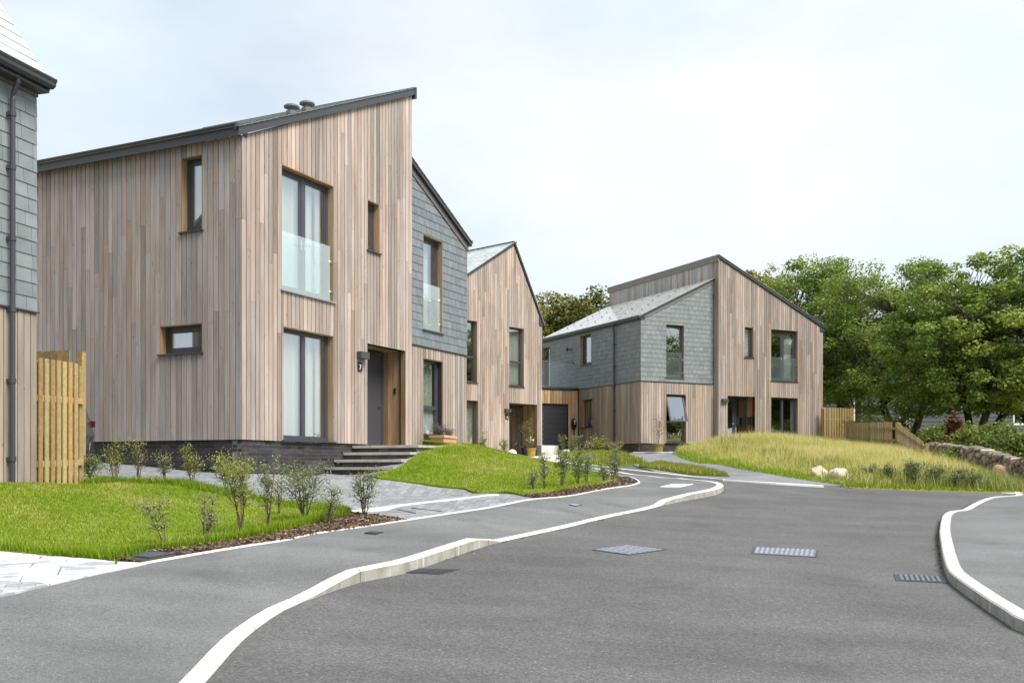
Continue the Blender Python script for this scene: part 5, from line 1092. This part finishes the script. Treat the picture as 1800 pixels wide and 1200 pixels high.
def grit(lines, n, seed, label):
    rg = random.Random(seed); mb = MB()
    for _ in range(n):
        k, sd = rg.choice(lines); q = rg.uniform(.3, .92)*k[1][-1]; p = k[4](q); t = k[5](q); nn = np.array((-t[1], t[0]))*sd; d = -abs(rg.gauss(0, .03))-.008; x, y = p+nn*d; a = rg.uniform(0, 6.28); L, W = rg.uniform(.006, .03), rg.uniform(.003, .009)
        mb.tint = vary(rg.choice([(.16, .12, .08), (.11, .09, .07), (.30, .25, .15), (.20, .17, .12)]), .2); mb.box((x, y, H(x, y)+.001), (math.cos(a)*L, math.sin(a)*L, 0), (-math.sin(a)*W, math.cos(a)*W, 0), (0, 0, rg.uniform(.003, .010)))
    tag(mb.build('grit', MULCH, kind='stuff'), label, 'grit')
grit([(lk, 1), (rk, -1), (rk, -1)], 750, 9, 'dry grit and leaf scraps gathered along the foot of the kerbs')
# iron covers and gullies
def cover(name, corners, off, label, group, mat, ribs=9, across=2, frame=.03, cat='manhole cover', plate=None):
    f_ = off; g_ = G(*corners[0], .05); off = float(f_(np.array([g_[0]]), np.array([g_[1]]))[0]) if callable(f_) else f_; O_ = lambda a: float(f_(np.array([a[0]]), np.array([a[1]]))[0])+.008 if callable(f_) else f_
    q = [np.array(G(*c, off)) for c in corners]; ctr = sum(q)/4; z = H(*ctr)+off; root = thing(name, (*ctr, z), label, cat, group); B_ = lambda s, t: (q[0]*(1-s)+q[1]*s)*(1-t)+(q[3]*(1-s)+q[2]*s)*t
    def put(mb, s0, s1, t0, t1, z0, z1): p = [B_(s0, t0), B_(s1, t0), B_(s1, t1), B_(s0, t1)]; mb.hexa([(*a, H(*a)+O_(a)+z0) for a in p]+[(*a, H(*a)+O_(a)+z1) for a in p])
    mb = MB(); put(mb, frame, 1-frame, frame, 1-frame, -.04, .003); mb.build('plate', plate or mat, root); mb = MB()
    for a in ((0, 1, 0, frame), (0, 1, 1-frame, 1), (0, frame, frame, 1-frame), (1-frame, 1, frame, 1-frame)): put(mb, *a, -.05, .004)
    mb.build('frame', mat if mat is MARK else DIRON, root)
    for j in range(across):
        t0, t1 = frame+.02+(1-2*frame-.02)*j/across, frame+(1-2*frame)*(j+1)/across-.02
        for i in range(ribs): s0 = frame+.02+(1-2*frame-.02)*i/ribs; mb = MB(); put(mb, s0, s0+.55*(1-2*frame)/ribs, t0, t1, .0032, .009); mb.build('rib', mat, root)
    return root
STEELC = plain('worn_steel', (.28, .31, .36), .42, .35, .5, .25, 25, .2)
cover('manhole_cover', [(1040, 966), (1102.5, 957.5), (1172.5, 965.5), (1105, 975)], .003, 'diamond set ribbed steel manhole cover in the road', 'steel covers in the road', STEELC, 7, 2, plate=IRON)
cover('manhole_cover', [(1325, 961), (1439, 966), (1435, 979), (1321, 972.5)], .003, 'square set ribbed steel manhole cover right of the diamond set one', 'steel covers in the road', STEELC, 12, 2, plate=IRON)
cover('gully_grate', [(713, 1006), (737, 999), (808, 1000), (773, 1009)], .003, 'dark iron gully grate against the left kerb', 'gully grates in the road', DIRON, 7, 2, .08, 'grate', BLACK)
cover('gully_grate', [(1571, 1008.5), (1660, 1013), (1667, 1024), (1575, 1020)], .003, 'iron gully grate touching the curved right kerb', 'gully grates in the road', IRON, 8, 2, .08, 'grate', BLACK)
cover('inspection_cover', [(196, 975.5), (249, 965), (320, 970.8), (262, 980)], .074, 'dark ribbed inspection cover in the bark at the lawn corner', None, IRON, 22, 1, .02, 'inspection cover')
cover('inspection_cover', [(640, 938), (652, 934.5), (674, 936), (661, 940)], PUP, 'small dark square cover in the footpath beside the bark bed', None, DIRON, 1, 1, .06, 'inspection cover')
cover('inspection_cover', [(1000, 888), (1008, 885.8), (1023, 887.2), (1012, 889.5)], PUP, 'tiny pale cover in the footpath below the mound', None, STEELC, 1, 1, .06, 'inspection cover')
cover('inspection_cover', [(1160, 856), (1182, 851.3), (1219, 853), (1196, 858)], PUP, 'cream square cover in the footpath near its rounded end', None, MARK, 1, 1, .06, 'inspection cover')
# ------------------------------------------------------------------ parked car, mostly hidden behind the fence
def car(c, heading, label):
    root = thing('parked_car', c, label, 'car'); c = Vector(c); f = Vector((math.cos(heading), math.sin(heading), 0)); s = Vector((-f.y, f.x, 0))
    Q = lambda x, y, z: c+f*x+s*y+Vector((0, 0, z))
    prof = [(-1.78, .35, .62, .72), (-1.80, .30, .85, .78), (-1.70, .24, .98, .80), (-1.2, .20, 1.02, .82), (-.3, .18, 1.0, .83), (.6, .18, .96, .83), (1.1, .20, .90, .81), (1.6, .25, .78, .76), (1.80, .32, .62, .66)]
    mb = MB(); v = []; n = 10
    for x, zl, zh, hw in prof:
        for k in range(n):
            a = 2*math.pi*k/n; cx, sx = math.cos(a), math.sin(a); ex = lambda q: math.copysign(abs(q)**.45, q); v.append(Q(x, hw*ex(cx), (zl+zh)/2+(zh-zl)/2*ex(sx)))
    m = len(prof); mb.add(v, [(i*n+k, i*n+(k+1) % n, (i+1)*n+(k+1) % n, (i+1)*n+k) for i in range(m-1) for k in range(n)]+[tuple(range(n))[::-1], tuple((m-1)*n+k for k in range(n))]); mb.build('body', CARPAINT, root, smooth=True)
    cab = [(-1.68, .98, .70, .96), (-1.35, 1.40, .60, .96), (-.9, 1.46, .58, .96), (.1, 1.44, .58, .94), (.85, .98, .68, .92)]; mb = MB(); v = []
    for x, zt, hw, zb in cab: v += [Q(x, -.74, zb-.05), Q(x, -hw, zt), Q(x, hw, zt), Q(x, .74, zb-.05)]
    mb.add(v, [(i*4+k, i*4+(k+1) % 4, (i+1)*4+(k+1) % 4, (i+1)*4+k) for i in range(4) for k in range(4)]+[(3, 2, 1, 0), (16, 17, 18, 19)]); mb.build('cabin', CARPAINT, root)
    for sg in (-1, 1):
        mb = MB(); pts = [Q(-1.1, sg*.70, 1.03), Q(.62, sg*.725, 1.02), Q(.15, sg*.615, 1.38), Q(-1.0, sg*.615, 1.40)]; mb.prism(pts, s*sg*.02); mb.build('side_window', BLACK, root)
        mb = MB(); mb.prism([Q(-1.79, sg*.58, .76), Q(-1.62, sg*.79, .76), Q(-1.60, sg*.80, .88), Q(-1.76, sg*.60, .88)], -f*.05+s*sg*.03); mb.build('tail_lamp', REDLAMP, root)
        for x in (-1.15, 1.2):
            mb = MB(); mb.tube([Q(x, sg*.66, .29), Q(x, sg*.85, .29)], .29, 20); wv = mb.build('wheel', RUBBER, root); mb = MB(); mb.tube([Q(x, sg*.80, .29), Q(x, sg*.865, .29)], .19, 16); mb.build('rim', STEEL, wv)
    mb = MB(); mb.prism([Q(-1.69, -.5, 1.02), Q(-1.69, .5, 1.02), Q(-1.42, .45, 1.36), Q(-1.42, -.45, 1.36)], -f*.03); mb.build('rear_window', BLACK, root)
    mb = MB(); mb.prism([Q(-1.46, -.14, 1.36), Q(-1.46, .14, 1.36), Q(-1.46, .14, 1.40), Q(-1.46, -.14, 1.40)], -f*.04); mb.build('brake_light', REDLAMP, root)
    return root
hd = math.atan2(-.98, .2); cpos = Vector((-8.62, 17.78, 0)); car((cpos.x, cpos.y, H(cpos.x, cpos.y)+.04), hd, 'dark grey car almost hidden between the tan fence and timber wall')

# ------------------------------------------------------------------ trees and undergrowth
def tree(x, y, h, crown, label, seed, n_leaf, cols, trunks=1, group=None, leaf=.125, bare=.22, nclump=430, z=None, name='tree'):
    """tapering limbs that fork towards leaf clumps spread through the crown ellipsoid crown = (cx, cy, cz, rx, ry, rz) relative to the base"""
    rg = np.random.default_rng(seed); rr = random.Random(seed); z0 = H(x, y)+.0 if z is None else z; root = thing(name, (x, y, z0), label, 'tree', group); mb = MB(); cx, cy, cz, rx, ry, rz = crown
    cl = []
    while len(cl) < nclump:
        p = rg.normal(size=3); p /= np.linalg.norm(p); rad = rg.uniform(.35, 1.0)**.55; wob = 1+.22*mn.noise(Vector(p)*1.6+Vector((seed, 0, 0))); q = p*rad*wob
        if q[2] < -.75: continue
        cl.append((cx+q[0]*rx, cy+q[1]*ry, cz+q[2]*rz, rg.uniform(.30, .82)))
    cl = np.array(cl); base = Vector((x, y, z0)); limbs = []
    for k in range(trunks):
        a = 6.28*k/trunks+rr.uniform(-.4, .4); d = .25 if trunks > 1 else 0; b0 = base+Vector((math.cos(a)*d*.5, math.sin(a)*d*.5, -.3)); top = base+Vector((cx*.6+math.cos(a)*rx*.22*(trunks > 1), cy*.6+math.sin(a)*ry*.22*(trunks > 1), h*bare)); r = h*.022*(1 if trunks == 1 else .75)
        mid = b0.lerp(top, .5)+Vector((rr.uniform(-.2, .2), rr.uniform(-.2, .2), 0)); mb.tube([b0, mid, top], [r*1.45, r*1.1, r*.95], 9); limbs.append((top, r*.9))
    # main limbs
    mains = []
    for k in range(6*max(1, trunks//2+1)):
        st_, r = limbs[k % len(limbs)]; t = cl[rr.randrange(len(cl))]; e = base+Vector((t[0]*.72, t[1]*.72, max(h*bare+.4, cz+(t[2]-cz)*.45+rr.uniform(-.5, .5)))); m = st_.lerp(e, .5)+Vector((rr.uniform(-.3, .3), rr.uniform(-.3, .3), rr.uniform(0, .5))); mb.tube([st_, m, e], [r*.62, r*.42, r*.22], 7); mains.append((m, r*.35)); mains.append((e, r*.22))
    for t in cl:
        e = base+Vector(t[:3]); st_, r = min(mains, key=lambda q: (q[0]-e).length+rr.uniform(0, .8)); m = st_.lerp(e, .55)+Vector((rr.uniform(-.25, .25), rr.uniform(-.25, .25), rr.uniform(-.1, .3))); mb.tube([st_, m, e], [max(.02, r*.5), max(.014, r*.3), .008], 5, cap=False)
    mb.build('trunk', BARK, root, smooth=True)
    w_ = cl[:, 3]**2; i = rg.choice(len(cl), n_leaf, p=w_/w_.sum()); d = rg.normal(size=(n_leaf, 3)); d /= np.linalg.norm(d, axis=1, keepdims=True); rad = rg.uniform(.1, 1, n_leaf)[:, None]**.5*(cl[i, 3]*h*.085)[:, None]
    P = cl[i, :3]+d*rad*np.array([1.15, 1.15, .62])+np.array([x, y, z0]); N = d*.5+np.array([0, 0, .75])+rg.normal(size=(n_leaf, 3))*.45
    c = np.array(cols); hue = np.clip(rg.normal(.5, .24, len(cl))[i]+rg.normal(0, .16, n_leaf), 0, .999); q = hue*(len(c)-1); a = q.astype(int); cc = c[a]+(c[np.minimum(a+1, len(c)-1)]-c[a])*(q-a)[:, None]; cc *= rg.uniform(.8, 1.2, (n_leaf, 1))
    v, f, c_ = leaf_arrays(P, N, leaf, .8, cc, rg); link('crown', mesh_np('crown', v-np.array(root.location), f, LEAF, c_), root, root.location); return root
SYC = [(.08, .142, .032), (.13, .202, .04), (.185, .258, .05), (.262, .308, .07)]; OAK = [(.095, .125, .025), (.15, .175, .035), (.19, .18, .035), (.24, .19, .045)]
T_ = 'broad trees behind the stone wall'
def tree_at(px, Y): return (px-HX)/F*Y, Y
x, y = tree_at(1594, 51); tree(x, y, 10.6, (-.5, 0, 5.5, 5.0, 4.6, 4.5), 'broad green tree with forked dark trunks behind the low fence', 41, 48000, SYC, 2, T_)
x, y = tree_at(1716, 41); tree(x, y, 8.8, (.5, 0, 4.6, 4.6, 4.0, 3.8), 'largest spreading tree with several dark limbs above the stone wall', 42, 60000, SYC, 3, T_)
x, y = tree_at(1462, 56); tree(x, y, 11.4, (-.8, 0, 6.4, 4.2, 4.2, 4.8), 'tall tree rising behind the right gable of the timber house', 43, 50000, SYC, 2, T_)
x, y = tree_at(1835, 43); tree(x, y, 8.8, (.2, 0, 4.8, 4.0, 3.8, 3.8), 'green tree at the edge beyond the largest spreading tree', 44, 44000, SYC, 2, T_)
x, y = tree_at(1308, 66); tree(x, y, 12.0, (.2, 0, 10.2, 2.0, 2.4, 2.3), 'yellowing treetop just showing above the highest roof corner', 45, 6000, OAK, 1, 'trees beyond the far roofs', leaf=.22, nclump=70)
x, y = tree_at(966, 80); tree(x, y, 12.4, (0, 0, 8.4, 3.6, 4, 4.4), 'olive coloured tree beside the steep gable of the narrow house', 46, 17000, OAK, 1, 'trees beyond the far roofs', leaf=.24)
x, y = tree_at(1028, 78); tree(x, y, 12.4, (.4, 0, 8.4, 3.2, 4, 4.3), 'darker tree behind the pale slate roof left of its upper wall', 47, 17000, [(.07, .095, .02), (.11, .13, .025), (.16, .16, .035)], 1, 'trees beyond the far roofs', leaf=.24)
for k, (x, y, h) in enumerate(((37, 33, 11), (40, 26, 10), (36, 20, 9.5))): tree(x, y, h, (0, 0, h*.56, 4.2, 4.2, h*.42), ('tree across the road mirrored in the far windows, farthest of three', 'middle tree of the three across the road', 'nearest tree of the three across the road')[k], 50+k, 9000, SYC, 1, 'trees across the road', leaf=.34, nclump=110)
# bushes along the wall and under the trees
U_ = 'bushes growing along the stone wall'
def bush(px, Y, w_, h, seed, label, cols, n=5200, leaf=.10, zoff=0.0):
    x = (px-HX)/F*Y; z0 = H(x, Y)+zoff; rg = np.random.default_rng(seed); root = thing('bush', (x, Y, z0), label, 'bush', U_); cl = rg.normal(size=(34, 3)); cl /= np.linalg.norm(cl, axis=1, keepdims=True); cl *= rg.uniform(.3, 1, (34, 1)); cl = cl*np.array([w_*.5, w_*.42, h*.42])+np.array([0, 0, h*.5]); mb = MB(); rr = random.Random(seed)
    for t in cl[:14]: mb.tube([(x+t[0]*.2, Y+t[1]*.2, z0-.1), (x+t[0]*.6, Y+t[1]*.6, z0+t[2]*.5), (x+t[0], Y+t[1], z0+t[2])], [.02, .012, .005], 5)
    mb.build('stem', BARK, root); i = rg.integers(0, 34, n); d = rg.normal(size=(n, 3)); d /= np.linalg.norm(d, axis=1, keepdims=True); P = cl[i]+d*rg.uniform(.05, 1, (n, 1))*np.array([w_*.2, w_*.2, h*.18]); P[:, 2] = np.maximum(P[:, 2], .02); c = np.array(cols); q = rg.random(n)*(len(c)-1); a = q.astype(int); cc = c[a]+(c[np.minimum(a+1, len(c)-1)]-c[a])*(q-a)[:, None]
    v, f, c_ = leaf_arrays(P, d*.5+np.array([0, 0, .7])+rg.normal(size=(n, 3))*.5, leaf, .7, cc*rg.uniform(.75, 1.25, (n, 1)), rg); link('foliage', mesh_np('foliage', v, f, LEAF, c_), root, root.location); return root
BG = [(.07, .105, .025), (.115, .155, .03), (.17, .205, .04)]
for k, (px, Y, w_, h, lab, cols) in enumerate([(1545, 46, 3.4, 1.7, 'bush behind the low fence below the grey building', BG), (1655, 37, 2.2, 1.25, 'dark bush behind the low end of the stepping fence', BG), (1668, 35.5, 2.0, 1.3, 'olive bush behind the upper end of the stone wall', BG), (1676, 34, .7, 1.6, 'rust brown withered bush against the stone wall', [(.07, .025, .015), (.11, .04, .02), (.09, .06, .025)]), (1712, 32.5, 2.2, 1.2, 'yellow green bush over the middle of the stone wall', [(.09, .13, .02), (.15, .18, .03), (.2, .2, .04)]), (1762, 31, 2.4, 1.35, 'large green bush overhanging the stone wall', BG), (1690, 30.0, 1.5, .62, 'low scrub in front of the upper end of the stone wall', BG), (1805, 29, 2.4, 1.6, 'bushy hedge plant at the lower end of the stone wall', BG), (1500, 50, 2.6, 1.5, 'shadowed bush between the tall fence panel and the grey building', BG)]): bush(px, Y, w_, h, 60+k, lab, cols, 1500 if w_ < 1 else 2400 if w_ < 1.8 else 5200)
